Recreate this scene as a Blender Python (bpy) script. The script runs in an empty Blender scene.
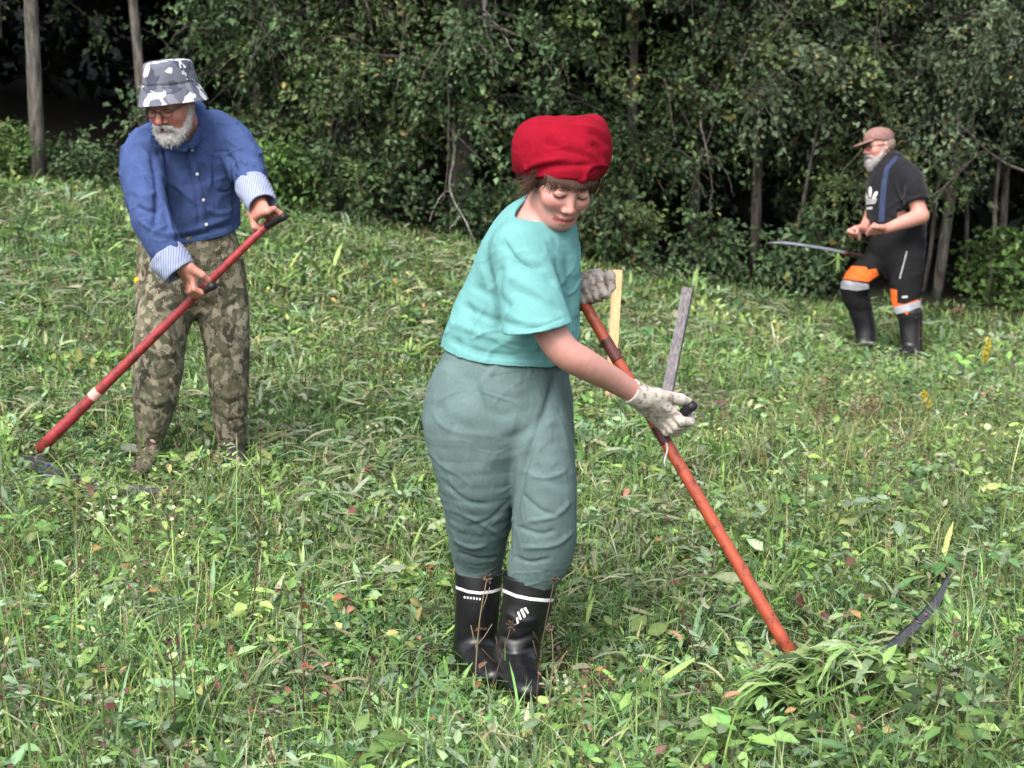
import bpy, math, random
import numpy as np
from mathutils import Vector, Matrix
from mathutils.bvhtree import BVHTree

random.seed(7)
RNG = np.random.default_rng(11)
SC = bpy.context.scene
COL = SC.collection

# ------------------------------------------------------------------ camera
FPX = 1700.0                       # focal length in pixels of the 1024 px wide frame
PITCH = math.radians(11.0)
CAM = np.array([0.0, 0.0, 1.70])
RIGHT = np.array([1.0, 0.0, 0.0])
UPC = np.array([0.0, math.sin(PITCH), math.cos(PITCH)])
FWD = np.array([0.0, math.cos(PITCH), -math.sin(PITCH)])
cd = bpy.data.cameras.new("camera")
cam = bpy.data.objects.new("camera", cd)
COL.objects.link(cam)
cam.location = CAM
cam.rotation_euler = (math.radians(90) - PITCH, 0, 0)
cd.sensor_width = 36.0
cd.lens = FPX / 1024.0 * 36.0
cd.clip_start = 0.05
cd.clip_end = 600
cd.dof.use_dof = True
cd.dof.focus_distance = 4.5
cd.dof.aperture_fstop = 6.7
SC.camera = cam

# ------------------------------------------------------------------ light
SUN_EL, SUN_AZ = math.radians(52), math.radians(205)      # azimuth of the sun, 0 = +Y, clockwise
w = bpy.data.worlds.new("World"); SC.world = w
w.use_nodes = True
nt = w.node_tree
bg = nt.nodes["Background"]
sky = nt.nodes.new("ShaderNodeTexSky"); sky.sky_type = 'NISHITA'
sky.sun_disc = False
sky.sun_elevation = SUN_EL
sky.sun_rotation = SUN_AZ
sky.air_density = 1.0; sky.dust_density = 5.0; sky.ozone_density = 1.0
hs = nt.nodes.new("ShaderNodeHueSaturation"); hs.inputs["Saturation"].default_value = 0.45
nt.links.new(sky.outputs[0], hs.inputs["Color"])
nt.links.new(hs.outputs[0], bg.inputs[0])
bg.inputs[1].default_value = 0.15
sd = bpy.data.lights.new("sun", 'SUN'); so = bpy.data.objects.new("sun", sd); COL.objects.link(so)
sd.energy = 1.25; sd.angle = math.radians(35); sd.color = (1.0, 0.96, 0.90)
sv = Vector((math.sin(SUN_AZ) * math.cos(SUN_EL), math.cos(SUN_AZ) * math.cos(SUN_EL), math.sin(SUN_EL)))
so.rotation_euler = (-sv).to_track_quat('-Z', 'Y').to_euler()
so.location = (0, -5, 12)
SC.view_settings.view_transform = 'Standard'
SC.view_settings.look = 'None'
SC.view_settings.exposure = 1.54
SC.view_settings.gamma = 1.0
SC.view_settings.use_curve_mapping = False
SC.cycles.use_denoising = True
SC.cycles.max_bounces = 6
SC.cycles.diffuse_bounces = 3
SC.cycles.glossy_bounces = 2
SC.cycles.transmission_bounces = 3
SC.cycles.caustics_reflective = False
SC.cycles.caustics_refractive = False

# ------------------------------------------------------------------ helpers
def P(px, py, d):
    """world point seen at pixel (px, py) at depth d along the view axis"""
    return CAM + d * (FWD + (px - 512.0) / FPX * RIGHT - (py - 384.0) / FPX * UPC)

def project(V):
    q = np.asarray(V) - CAM
    d = q @ FWD
    d = np.where(np.abs(d) < 1e-3, 1e-3, d)
    return np.stack([512 + FPX * (q @ RIGHT) / d, 384 - FPX * (q @ UPC) / d, d], -1)

def unit(v):
    v = np.asarray(v, float); return v / (np.linalg.norm(v) + 1e-12)

def _hash(ix, iy, iz, seed):
    with np.errstate(over='ignore'):
        h = (ix.astype(np.uint32) * np.uint32(374761393) + iy.astype(np.uint32) * np.uint32(668265263)
             + iz.astype(np.uint32) * np.uint32(2147483647) + np.uint32(seed * 97 + 13) * np.uint32(1274126177))
        h = (h ^ (h >> np.uint32(13))) * np.uint32(1274126177)
        h = h ^ (h >> np.uint32(16))
        h = h * np.uint32(2246822519); h = h ^ (h >> np.uint32(15))
    return h.astype(np.float64) / 4294967295.0

def vnoise(p, seed=0):
    """value noise, N x 3 -> [-1, 1]"""
    p = np.asarray(p, float)
    i = np.floor(p).astype(np.int64); f = p - i
    f = f * f * f * (f * (f * 6 - 15) + 10)
    r = 0
    for dx in (0, 1):
        wx = f[:, 0] if dx else 1 - f[:, 0]
        for dy in (0, 1):
            wy = f[:, 1] if dy else 1 - f[:, 1]
            for dz in (0, 1):
                wz = f[:, 2] if dz else 1 - f[:, 2]
                r = r + wx * wy * wz * _hash(i[:, 0] + dx, i[:, 1] + dy, i[:, 2] + dz, seed)
    return r * 2 - 1

def noise2(x, y, s, seed=0):
    x, y = np.broadcast_arrays(np.asarray(x, float), np.asarray(y, float)); sh = x.shape
    x, y = x.ravel(), y.ravel()
    return vnoise(np.stack([x * s, y * s, np.full_like(x, 0.37)], -1), seed).reshape(sh)

def smooth(a, b, x):
    t = np.clip((x - a) / (b - a), 0, 1); return t * t * (3 - 2 * t)

WLOC = {}          # world position of each object's origin

def tag(o, label=None, cat=None, group=None, kind=None):
    if label: o["label"] = label
    if cat: o["category"] = cat
    if group: o["group"] = group
    if kind: o["kind"] = kind
    return o

def thing(name, label, cat, loc, group=None):
    o = bpy.data.objects.new(name, None); COL.objects.link(o)
    o.location = [float(c) for c in loc]; WLOC[o.name] = np.array(loc, float); o.empty_display_size = 0.1
    return tag(o, label, cat, group)

def mesh_np(name, V, faces, mat, parent=None, col=None, smooth_=True, mats=None, midx=None):
    """V: N x 3 world coords; faces: list of index arrays (n x 3 or n x 4)"""
    V = np.ascontiguousarray(V, np.float32)
    off = np.zeros(3) if parent is None else WLOC[parent.name]
    V = V - np.asarray(off, np.float32)[None]
    me = bpy.data.meshes.new(name)
    faces = [np.asarray(f, np.int32) for f in faces if len(f)]
    nl = sum(f.size for f in faces); nf = sum(len(f) for f in faces)
    me.vertices.add(len(V)); me.vertices.foreach_set("co", V.ravel())
    me.loops.add(nl); me.loops.foreach_set("vertex_index", np.concatenate([f.ravel() for f in faces]))
    me.polygons.add(nf)
    sizes = np.concatenate([np.full(len(f), f.shape[1], np.int32) for f in faces])
    starts = np.concatenate([[0], np.cumsum(sizes)[:-1]]).astype(np.int32)
    me.polygons.foreach_set("loop_start", starts)
    try: me.polygons.foreach_set("loop_total", sizes)
    except Exception: pass
    me.polygons.foreach_set("use_smooth", np.full(nf, bool(smooth_)))
    if col is not None:
        a = me.color_attributes.new("Col", 'FLOAT_COLOR', 'POINT')
        c = np.ones((len(V), 4), np.float32); c[:, :3] = col
        a.data.foreach_set("color", c.ravel())
    me.update(calc_edges=True)
    for m in ([mat] if mats is None else mats): me.materials.append(m)
    if midx is not None: me.polygons.foreach_set("material_index", np.asarray(midx, np.int32))
    o = bpy.data.objects.new(name, me); COL.objects.link(o)
    WLOC[o.name] = off
    if parent is not None: o.parent = parent
    return o

class MB:
    """collects tubes, boxes and raw faces into one mesh"""
    def __init__(s): s.v = []; s.q = []; s.t = []; s.c = []; s.n = 0
    def add(s, V, quads=None, tris=None, col=None):
        V = np.asarray(V, float)
        if quads is not None and len(quads): s.q.append(np.asarray(quads) + s.n)
        if tris is not None and len(tris): s.t.append(np.asarray(tris) + s.n)
        s.v.append(V); s.n += len(V)
        if col is None: col = (1, 1, 1)
        s.c.append(np.broadcast_to(np.asarray(col, float), (len(V), 3)))
    def tube(s, pts, rad, n=8, col=None, cap=True, flat=1.0, wdir=None):
        pts = np.asarray(pts, float); m = len(pts)
        rad = np.broadcast_to(np.asarray(rad, float), (m,))
        tan = np.gradient(pts, axis=0); tan /= np.linalg.norm(tan, axis=1)[:, None] + 1e-12
        ref = np.array(wdir, float) if wdir is not None else (np.array([0, 0, 1.0]) if abs(tan[0][2]) < 0.9 else np.array([1.0, 0, 0]))
        a = ref[None] - tan * (tan @ ref)[:, None]; a /= np.linalg.norm(a, axis=1)[:, None] + 1e-9
        b = np.cross(tan, a)
        th = np.arange(n) / n * 2 * math.pi
        V = pts[:, None] + rad[:, None, None] * (np.cos(th)[None, :, None] * a[:, None] + flat * np.sin(th)[None, :, None] * b[:, None])
        V = V.reshape(-1, 3)
        i = np.arange(m - 1)[:, None] * n; j = np.arange(n)[None]; k = (j + 1) % n
        Q = np.stack([i + j, i + k, i + n + k, i + n + j], -1).reshape(-1, 4)
        T = None
        if cap:
            V = np.vstack([V, pts[0] - tan[0] * rad[0] * 0.25, pts[-1] + tan[-1] * rad[-1] * 0.25])
            c0, c1 = m * n, m * n + 1; jj = np.arange(n); kk = (jj + 1) % n
            T = np.vstack([np.stack([np.full(n, c0), kk, jj], -1), np.stack([np.full(n, c1), (m - 1) * n + jj, (m - 1) * n + kk], -1)])
        s.add(V, Q, T, col)
    def box(s, o, ax, ay, az, col=None):
        """box centred at o with half-axes vectors"""
        o, ax, ay, az = [np.asarray(q, float) for q in (o, ax, ay, az)]
        V = [o + sx * ax + sy * ay + sz * az for sx in (-1, 1) for sy in (-1, 1) for sz in (-1, 1)]
        Q = [(0, 1, 3, 2), (4, 6, 7, 5), (0, 4, 5, 1), (2, 3, 7, 6), (0, 2, 6, 4), (1, 5, 7, 3)]
        s.add(V, Q, None, col)
    def build(s, name, mat, parent=None, smooth_=True, color=False):
        V = np.vstack(s.v)
        f = []
        if s.q: f.append(np.vstack(s.q))
        if s.t: f.append(np.vstack(s.t))
        return mesh_np(name, V, f, mat, parent, np.vstack(s.c) if color else None, smooth_)

def catmull(pts, n, vals=None):
    """resample a polyline smoothly to n points"""
    pts = np.asarray(pts, float); m = len(pts)
    X = np.concatenate([[2 * pts[0] - pts[1]], pts, [2 * pts[-1] - pts[-2]]])
    t = np.linspace(0, m - 1 - 1e-9, n); i = t.astype(int); f = (t - i)[:, None]
    p0, p1, p2, p3 = X[i], X[i + 1], X[i + 2], X[i + 3]
    return 0.5 * (2 * p1 + (p2 - p0) * f + (2 * p0 - 5 * p1 + 4 * p2 - p3) * f ** 2 + (3 * p1 - p0 - 3 * p2 + p3) * f ** 3)

# ------------------------------------------------------------------ materials
ALB = 0.70                          # keeps every base colour at its real-world value for the exposure above
def K(c): return tuple(float(q) * ALB for q in c)

def material(name, color=(0.5, 0.5, 0.5), rough=0.8, spec=0.3, attr=False, var=0.12, vscale=18.0, bump=0.0, bscale=300.0,
             sss=0.0, crease=0.0, cscale=26.0, sheen=0.0, trans=0.0, metal=0.0, tint=None, coat=0.0, fine=None):
    m = bpy.data.materials.new(name); m.use_nodes = True
    n, l = m.node_tree.nodes, m.node_tree.links
    b = n["Principled BSDF"]
    b.inputs["Roughness"].default_value = rough
    b.inputs["Specular IOR Level"].default_value = spec
    b.inputs["Metallic"].default_value = metal
    b.inputs["Coat Weight"].default_value = coat
    if attr:
        c = n.new("ShaderNodeVertexColor"); c.layer_name = "Col"; src = c.outputs[0]
    else:
        c = n.new("ShaderNodeRGB"); c.outputs[0].default_value = (*(K(color) if var <= 0 else color), 1); src = c.outputs[0]
    geo = n.new("ShaderNodeNewGeometry")
    if var > 0:
        no = n.new("ShaderNodeTexNoise"); no.inputs["Scale"].default_value = vscale; no.inputs["Detail"].default_value = 4
        l.new(geo.outputs["Position"], no.inputs["Vector"])
        mr = n.new("ShaderNodeMapRange"); mr.inputs[1].default_value = 0.3; mr.inputs[2].default_value = 0.7
        mr.inputs[3].default_value = ALB * (1 - var); mr.inputs[4].default_value = ALB * (1 + var)
        l.new(no.outputs[0], mr.inputs[0])
        vm = n.new("ShaderNodeVectorMath"); vm.operation = 'SCALE'
        l.new(src, vm.inputs[0]); l.new(mr.outputs[0], vm.inputs["Scale"])
        src = vm.outputs[0]
    if fine:
        n2 = n.new("ShaderNodeTexNoise"); n2.inputs["Scale"].default_value = 140; n2.inputs["Detail"].default_value = 5; n2.inputs["Roughness"].default_value = 0.7
        l.new(geo.outputs["Position"], n2.inputs["Vector"])
        m2 = n.new("ShaderNodeMapRange"); m2.inputs[1].default_value = 0.3; m2.inputs[2].default_value = 0.7; m2.inputs[3].default_value = 1 - fine; m2.inputs[4].default_value = 1 + fine
        l.new(n2.outputs[0], m2.inputs[0]); v2 = n.new("ShaderNodeVectorMath"); v2.operation = 'SCALE'
        l.new(src, v2.inputs[0]); l.new(m2.outputs[0], v2.inputs["Scale"]); src = v2.outputs[0]
    l.new(src, b.inputs["Base Color"])
    if bump > 0:
        nb = n.new("ShaderNodeTexNoise"); nb.inputs["Scale"].default_value = bscale; nb.inputs["Detail"].default_value = 3
        l.new(geo.outputs["Position"], nb.inputs["Vector"])
        bp = n.new("ShaderNodeBump"); bp.inputs["Strength"].default_value = bump; bp.inputs["Distance"].default_value = 0.004
        l.new(nb.outputs[0], bp.inputs["Height"]); l.new(bp.outputs[0], b.inputs["Normal"])
    if crease > 0:
        nc = n.new("ShaderNodeTexNoise"); nc.inputs["Scale"].default_value = cscale; nc.inputs["Detail"].default_value = 3
        nc.inputs["Distortion"].default_value = 1.6; nc.noise_type = 'RIDGED_MULTIFRACTAL'
        mp = n.new("ShaderNodeMapping"); mp.inputs["Rotation"].default_value = (0.4, 0.5, 0.2); mp.inputs["Scale"].default_value = (1, 1, 0.45)
        l.new(geo.outputs["Position"], mp.inputs[0]); l.new(mp.outputs[0], nc.inputs["Vector"])
        b2 = n.new("ShaderNodeBump"); b2.inputs["Strength"].default_value = crease; b2.inputs["Distance"].default_value = 0.010
        l.new(nc.outputs[0], b2.inputs["Height"])
        if bump > 0: l.new(bp.outputs[0], b2.inputs["Normal"])
        l.new(b2.outputs[0], b.inputs["Normal"])
    if sss > 0:
        b.inputs["Subsurface Weight"].default_value = sss
        b.inputs["Subsurface Radius"].default_value = (0.012, 0.005, 0.003)
        b.inputs["Subsurface Scale"].default_value = 1.0
    if sheen > 0:
        b.inputs["Sheen Weight"].default_value = sheen
        b.inputs["Sheen Roughness"].default_value = 0.5
    if trans > 0:
        t = n.new("ShaderNodeBsdfTranslucent"); l.new(src, t.inputs[0])
        mx = n.new("ShaderNodeMixShader"); mx.inputs[0].default_value = trans
        l.new(b.outputs[0], mx.inputs[1]); l.new(t.outputs[0], mx.inputs[2])
        l.new(mx.outputs[0], n["Material Output"].inputs[0])
    m["src"] = 0
    return m

def srgb(r, g, b):
    f = lambda c: (c / 255 / 12.92) if c / 255 <= 0.04045 else ((c / 255 + 0.055) / 1.055) ** 2.4
    return (f(r), f(g), f(b))
# ------------------------------------------------------------------ ground: one sheet through the places where feet and the wood's edge stand
_cp = [(500, 690, 4.45), (300, 700, 4.45), (700, 690, 4.45), (512, 790, 3.85), (120, 790, 3.8), (900, 790, 3.85), (980, 640, 5.12), (830, 690, 4.5),
       (145, 462, 6.5), (235, 452, 6.55), (40, 470, 6.3), (860, 357, 11.3), (912, 360, 11.15), (690, 400, 8.6), (610, 405, 8.4),
       (450, 400, 8.0), (350, 300, 10.0), (0, 186, 12.0), (150, 200, 12.2), (300, 218, 12.4), (450, 242, 12.6), (620, 272, 12.9),
       (760, 295, 13.1), (1010, 322, 13.2), (1024, 450, 7.8), (-60, 300, 9.0), (1100, 600, 5.2)]
_C = np.array([P(*c) for c in _cp])
_A = np.stack([np.ones(len(_C)), _C[:, 0], _C[:, 1]], -1)
_pl, *_ = np.linalg.lstsq(_A, _C[:, 2], rcond=None)
_res = _C[:, 2] - _A @ _pl
_SG = 2.6
_K = np.exp(-((_C[:, None, :2] - _C[None, :, :2]) ** 2).sum(-1) / (2 * _SG ** 2)) + 0.02 * np.eye(len(_C))
_wt = np.linalg.solve(_K, _res)

def H(x, y):
    x = np.asarray(x, float); y = np.asarray(y, float)
    cx = np.clip(x, -14, 14); cy = np.clip(y, -3, 22)
    z = _pl[0] + _pl[1] * cx + _pl[2] * cy
    for c, wt_ in zip(_C, _wt):
        z = z + wt_ * np.exp(-((x - c[0]) ** 2 + (y - c[1]) ** 2) / (2 * _SG ** 2))
    z = z + 0.02 * noise2(x, y, 1.3, 3) + 0.012 * noise2(x, y, 4.0, 4)
    z = z + 7.0 * smooth(24, 60, y)             # added rise that keeps bright sky out of the wood's gaps
    return z

EDGE_X = np.array([-9, -4.6, -3.5, -1.6, -0.45, 0.8, 1.9, 3.9, 9])
EDGE_Y = np.array([11.9, 11.8, 12.0, 12.25, 12.45, 12.75, 12.95, 13.1, 13.2])
def edge(x): return np.interp(x, EDGE_X, EDGE_Y)

def axis_(lo, hi, fine, a, b, grow=1.25):
    v = list(np.arange(a, b + 1e-6, fine)); s = fine
    while v[-1] < hi: s *= grow; v.append(v[-1] + s)
    s = fine
    while v[0] > lo: s *= grow; v.insert(0, v[0] - s)
    return np.array(v)
_gx, _gy = axis_(-250, 250, 0.12, -7, 7), axis_(-120, 300, 0.12, 1.5, 16)
_X, _Y = np.meshgrid(_gx, _gy, indexing='ij')
_Z = H(_X.ravel(), _Y.ravel())
_n1, _n2 = len(_gx), len(_gy)
_i = np.arange(_n1 - 1)[:, None] * _n2 + np.arange(_n2 - 1)[None]
_F = np.stack([_i, _i + _n2, _i + _n2 + 1, _i + 1], -1).reshape(-1, 4)

gm = bpy.data.materials.new("soil_and_thatch"); gm.use_nodes = True
n, l = gm.node_tree.nodes, gm.node_tree.links
b = n["Principled BSDF"]; b.inputs["Roughness"].default_value = 0.95; b.inputs["Specular IOR Level"].default_value = 0.1
geo = n.new("ShaderNodeNewGeometry")
no = n.new("ShaderNodeTexNoise"); no.inputs["Scale"].default_value = 22; no.inputs["Detail"].default_value = 6
l.new(geo.outputs["Position"], no.inputs["Vector"])
cr = n.new("ShaderNodeValToRGB"); e = cr.color_ramp.elements
e[0].position = 0.32; e[0].color = (0.015, 0.017, 0.008, 1); e[1].position = 0.7; e[1].color = (0.042, 0.060, 0.020, 1)
x = cr.color_ramp.elements.new(0.5); x.color = (0.025, 0.035, 0.012, 1)
l.new(no.outputs[0], cr.inputs[0])
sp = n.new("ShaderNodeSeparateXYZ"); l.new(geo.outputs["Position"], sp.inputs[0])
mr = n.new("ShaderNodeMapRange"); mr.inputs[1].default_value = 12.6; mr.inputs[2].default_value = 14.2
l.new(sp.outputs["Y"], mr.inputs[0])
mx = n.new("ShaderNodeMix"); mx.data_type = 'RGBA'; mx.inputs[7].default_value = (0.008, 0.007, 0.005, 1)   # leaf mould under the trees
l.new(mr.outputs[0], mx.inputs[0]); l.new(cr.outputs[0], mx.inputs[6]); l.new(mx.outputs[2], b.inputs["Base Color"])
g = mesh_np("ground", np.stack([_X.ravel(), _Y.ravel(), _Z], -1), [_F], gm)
tag(g, "uneven hay meadow ground sloping down to the right", kind="structure")
# ------------------------------------------------------------------ meadow plants (nobody could count them: stuff)
def scatter(dens_near, dens_far, y0, y1, power=1.0, margin=1.22, seed=1):
    """points over the visible wedge of meadow, denser where it is near"""
    r = np.random.default_rng(seed)
    ys = []; xs = []
    step = 0.1
    for y in np.arange(y0, y1, step):
        t = (y - y0) / (y1 - y0)
        dens = dens_near * (dens_far / dens_near) ** (t ** power)
        hw = 0.302 * (y + 0.25) * margin + 0.25
        k = r.poisson(dens * 2 * hw * step)
        xs.append(r.uniform(-hw, hw, k)); ys.append(r.uniform(y, y + step, k))
    x, y = np.concatenate(xs), np.concatenate(ys)
    keep = y < edge(x) + r.normal(0.15, 0.25, len(x))
    return x[keep], y[keep]

def uncut(x, y):
    """0 where the meadow is already mown, 1 where it still stands"""
    q = project(np.stack([x, y, H(x, y)], -1))
    px, py = q[:, 0], q[:, 1]
    nn = noise2(x, y, 1.6, 21) * 60
    right = smooth(640, 780, px + nn * 1.2 - 0.22 * (py - 400)) * smooth(330, 400, py)
    left = smooth(330, 150, px + nn) * smooth(420, 480, py + nn * 0.3)
    fore = smooth(700, 770, py + nn * 0.4) * 0.7
    far = smooth(215, 190, py) * 0.2
    return np.clip(np.maximum.reduce([right, left, fore, far]), 0, 1) * clear(x, y)

CLEAR = [([(740, 640), (830, 625), (900, 600), (950, 560), (985, 570), (960, 640), (900, 740), (740, 720)], 0.25),
         ([(10, 420), (60, 420), (200, 470), (200, 525), (10, 525)], 0.25), ([(440, 630), (560, 640), (570, 700), (540, 735), (470, 730), (430, 690)], 0.3),
         ([(840, 320), (930, 320), (930, 385), (840, 385)], 0.5)]
def clear(x, y):
    """lower growth where scythes and boots have just passed"""
    q = project(np.stack([x, y, H(x, y)], -1)); out = np.ones(len(x))
    for poly, f_ in CLEAR: out = np.where(in_poly(q, poly), f_, out)
    return out

def in_poly(q, poly):
    x, y = q[:, 0], q[:, 1]; ins = np.zeros(len(x), bool); n = len(poly)
    for i in range(n):
        x1, y1 = poly[i]; x2, y2 = poly[(i + 1) % n]
        c = ((y1 > y) != (y2 > y)) & (x < (x2 - x1) * (y - y1) / (y2 - y1 + 1e-12) + x1)
        ins ^= c
    return ins

PAL = np.array([(0.125, 0.225, 0.060), (0.175, 0.285, 0.080), (0.068, 0.145, 0.052), (0.175, 0.260, 0.150),
                (0.225, 0.300, 0.100), (0.430, 0.390, 0.240), (0.130, 0.065, 0.055), (0.235, 0.325, 0.175)])

PAL = PAL * np.array([1.12, 1.13, 1.10])

def pick_col(r, k, probs, x, y, jit=0.22):
    c = PAL[r.choice(len(PAL), k, p=np.array(probs) / np.sum(probs))]
    c = c * np.exp(np.clip(r.normal(0, jit, (k, 1)), -0.6, 0.3)) * np.exp(r.normal(0, 0.07, (k, 3)))
    patch = noise2(x, y, 1.1, 31) * 0.22 + noise2(x, y, 4.5, 32) * 0.20
    return c * np.exp(patch)[:, None] * np.stack([1 + 0.12 * noise2(x, y, 0.7, 33), np.ones(k), np.ones(k)], -1)

def blades(x, y, h, wd, bend, ang, col, tipcol=None, z0=None, lev=4, stiff=1.0):
    k = len(x)
    base = np.stack([x, y, (H(x, y) if z0 is None else z0) - 0.005], -1)
    d = np.stack([np.cos(ang), np.sin(ang), np.zeros(k)], -1)
    tw = RNG.normal(0, 0.6, k)
    side = np.stack([-np.sin(ang + tw), np.cos(ang + tw), RNG.normal(0, 0.15, k)], -1)
    S = np.linspace(0, 1, lev)
    V = []; C = []
    for j, s in enumerate(S):
        up = h * (s - 0.5 * np.minimum(bend, 1.25) * s * s)
        out = h * bend * s ** 1.8 * 0.85
        p = base + d * out[:, None] + np.array([0, 0, 1.0]) * up[:, None]
        ww = wd * (1 - 0.35 * s) if j < lev - 1 else wd * 0.06
        V += [p - side * (ww / 2)[:, None], p + side * (ww / 2)[:, None]]
        cc = col if tipcol is None else col * (1 - s ** 2) + tipcol * s ** 2
        C += [cc, cc]
    V = np.stack(V, 1).reshape(-1, 3); C = np.stack(C, 1).reshape(-1, 3)
    m = 2 * lev
    o = np.arange(k)[:, None] * m
    F = np.concatenate([o + np.array([[2 * j, 2 * j + 1, 2 * j + 3, 2 * j + 2]]) for j in range(lev - 1)])
    return V, F, C

def leaves(pos, length, width, ang, tilt, col, fold=0.25, droop=0.5, roll=None):
    """broad leaves: 8 vertices, folded along the midrib and drooping"""
    k = len(pos)
    d = np.stack([np.cos(ang) * np.cos(tilt), np.sin(ang) * np.cos(tilt), np.sin(tilt)], -1)
    sd = np.stack([-np.sin(ang), np.cos(ang), np.zeros(k)], -1)
    up = np.cross(d, sd)
    if roll is None: roll = RNG.normal(0, 0.45, k)
    s2 = sd * np.cos(roll)[:, None] + up * np.sin(roll)[:, None]
    u2 = np.cross(d, s2)
    L = length[:, None]; W = width[:, None]
    dr = (droop * np.abs(RNG.normal(1, 0.5, k)))[:, None] if np.isscalar(droop) else droop[:, None]
    def pt(s, w_, f):
        return pos + d * L * s + s2 * W * w_ + u2 * (W * abs(w_) * fold * f - L * dr * s * s * 0.5)
    V = np.stack([pt(0, 0, 0), pt(0.33, -0.46, 1), pt(0.33, 0, 0), pt(0.33, 0.46, 1),
                  pt(0.70, -0.36, 1), pt(0.72, 0, 0), pt(0.70, 0.36, 1), pt(1, 0, 0)], 1).reshape(-1, 3)
    o = np.arange(k)[:, None] * 8
    Q = np.concatenate([o + np.array([[1, 2, 5, 4]]), o + np.array([[2, 3, 6, 5]])])
    T = np.concatenate([o + np.array([[0, 2, 1]]), o + np.array([[0, 3, 2]]), o + np.array([[4, 5, 7]]), o + np.array([[5, 6, 7]])])
    C = np.repeat(col, 8, 0)
    rib = np.tile(np.array([1.15, 0.95, 1.2, 0.95, 0.95, 1.15, 0.95, 1.0]), k)[:, None]
    return V, Q, T, C * rib

m_grass = material("grass_blade", attr=True, rough=0.55, spec=0.22, var=0.18, vscale=60, trans=0.28)
m_leaf = material("meadow_leaf", attr=True, rough=0.5, spec=0.28, var=0.18, vscale=90, trans=0.25)
m_dry = material("dry_stem", attr=True, rough=0.8, spec=0.2, var=0.15, vscale=60)

def people_clear(x, y):
    return np.ones(len(x), bool)

# --- grass
gV, gF, gC = [], [], []; cnt = 0
for (dn, df, y0, y1, sc, seed) in ((5200, 3800, 2.6, 6.2, 1.0, 1), (3600, 1700, 6.2, 9.5, 1.15, 2), (1900, 900, 9.5, 13.6, 1.45, 3)):
    x, y = scatter(dn, df, y0, y1, seed=seed)
    k = len(x); r = np.random.default_rng(100 + seed)
    u = uncut(x, y)
    clump = np.clip(0.5 + 0.6 * noise2(x, y, 6.0, 41), 0.1, 1.2)
    cl_ = clear(x, y); h = (0.55 + 0.45 * cl_) * (0.045 + 0.045 * clump + u * (0.03 + 0.09 * r.random(k) ** 1.5)) * np.exp(r.normal(0, 0.3, k))
    wd = (0.0030 + 0.0028 * r.random(k)) * sc * (1 + 0.5 * (r.random(k) < 0.1))
    bend = np.abs(r.normal(0.65, 0.4, k))
    ang = r.uniform(0, 2 * math.pi, k) * 0.75 + noise2(x, y, 2.0, 42) * 2.2
    col = pick_col(r, k, (5, 5, 3, 2, 3, 0.9, 0.25, 2), x, y)
    tip = np.where((r.random(k) < 0.22)[:, None], np.array([[0.26, 0.24, 0.11]]), col * 1.15)
    V, F, C = blades(x, y, h, wd, bend, ang, col, tip)
    gV.append(V); gF.append(F + cnt); gC.append(C); cnt += len(V)
o = mesh_np("meadow_grass", np.vstack(gV), [np.vstack(gF)], m_grass, col=np.vstack(gC))
tag(o, "short mixed green grass covering the sloping meadow", "grass", kind="stuff")

# --- broad-leaved weeds in clusters
KINDS = [  # leaf length, width ratio, leaves, spread, height, tilt, colours
    (0.019, 0.85, 20, 0.06, 0.045, 0.15, (3, 4, 4, 3, 1, 0, 0, 2)),
    (0.040, 0.55, 12, 0.06, 0.060, 0.2, (5, 4, 4, 2, 1, 0, 0.05, 1)),
    (0.070, 0.24, 12, 0.04, 0.035, 0.4, (4, 5, 2, 3, 2, 0, 0.02, 3)),
    (0.048, 0.48, 10, 0.05, 0.06, 0.25, (3, 3, 2, 4, 2, 0.1, 0.1, 4)),
    (0.022, 0.40, 24, 0.05, 0.07, 0.5, (4, 4, 5, 2, 2, 0.3, 0.3, 1)),
    (0.095, 0.13, 8, 0.03, 0.02, 0.6, (3, 5, 1, 2, 4, 0.3, 0, 3)),
    (0.030, 0.70, 14, 0.05, 0.05, 0.2, (4, 4, 3, 4, 2, 0, 0.2, 3)),
    (0.014, 0.60, 20, 0.03, 0.10, 0.4, (0.5, 0, 1, 0.5, 0, 1, 6, 0)),
    (0.034, 0.38, 18, 0.06, 0.06, 0.3, (4, 4, 5, 3, 1, 0, 0, 2)),
]
lV, lQ, lT, lC = [], [], [], []; cnt = 0
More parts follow.
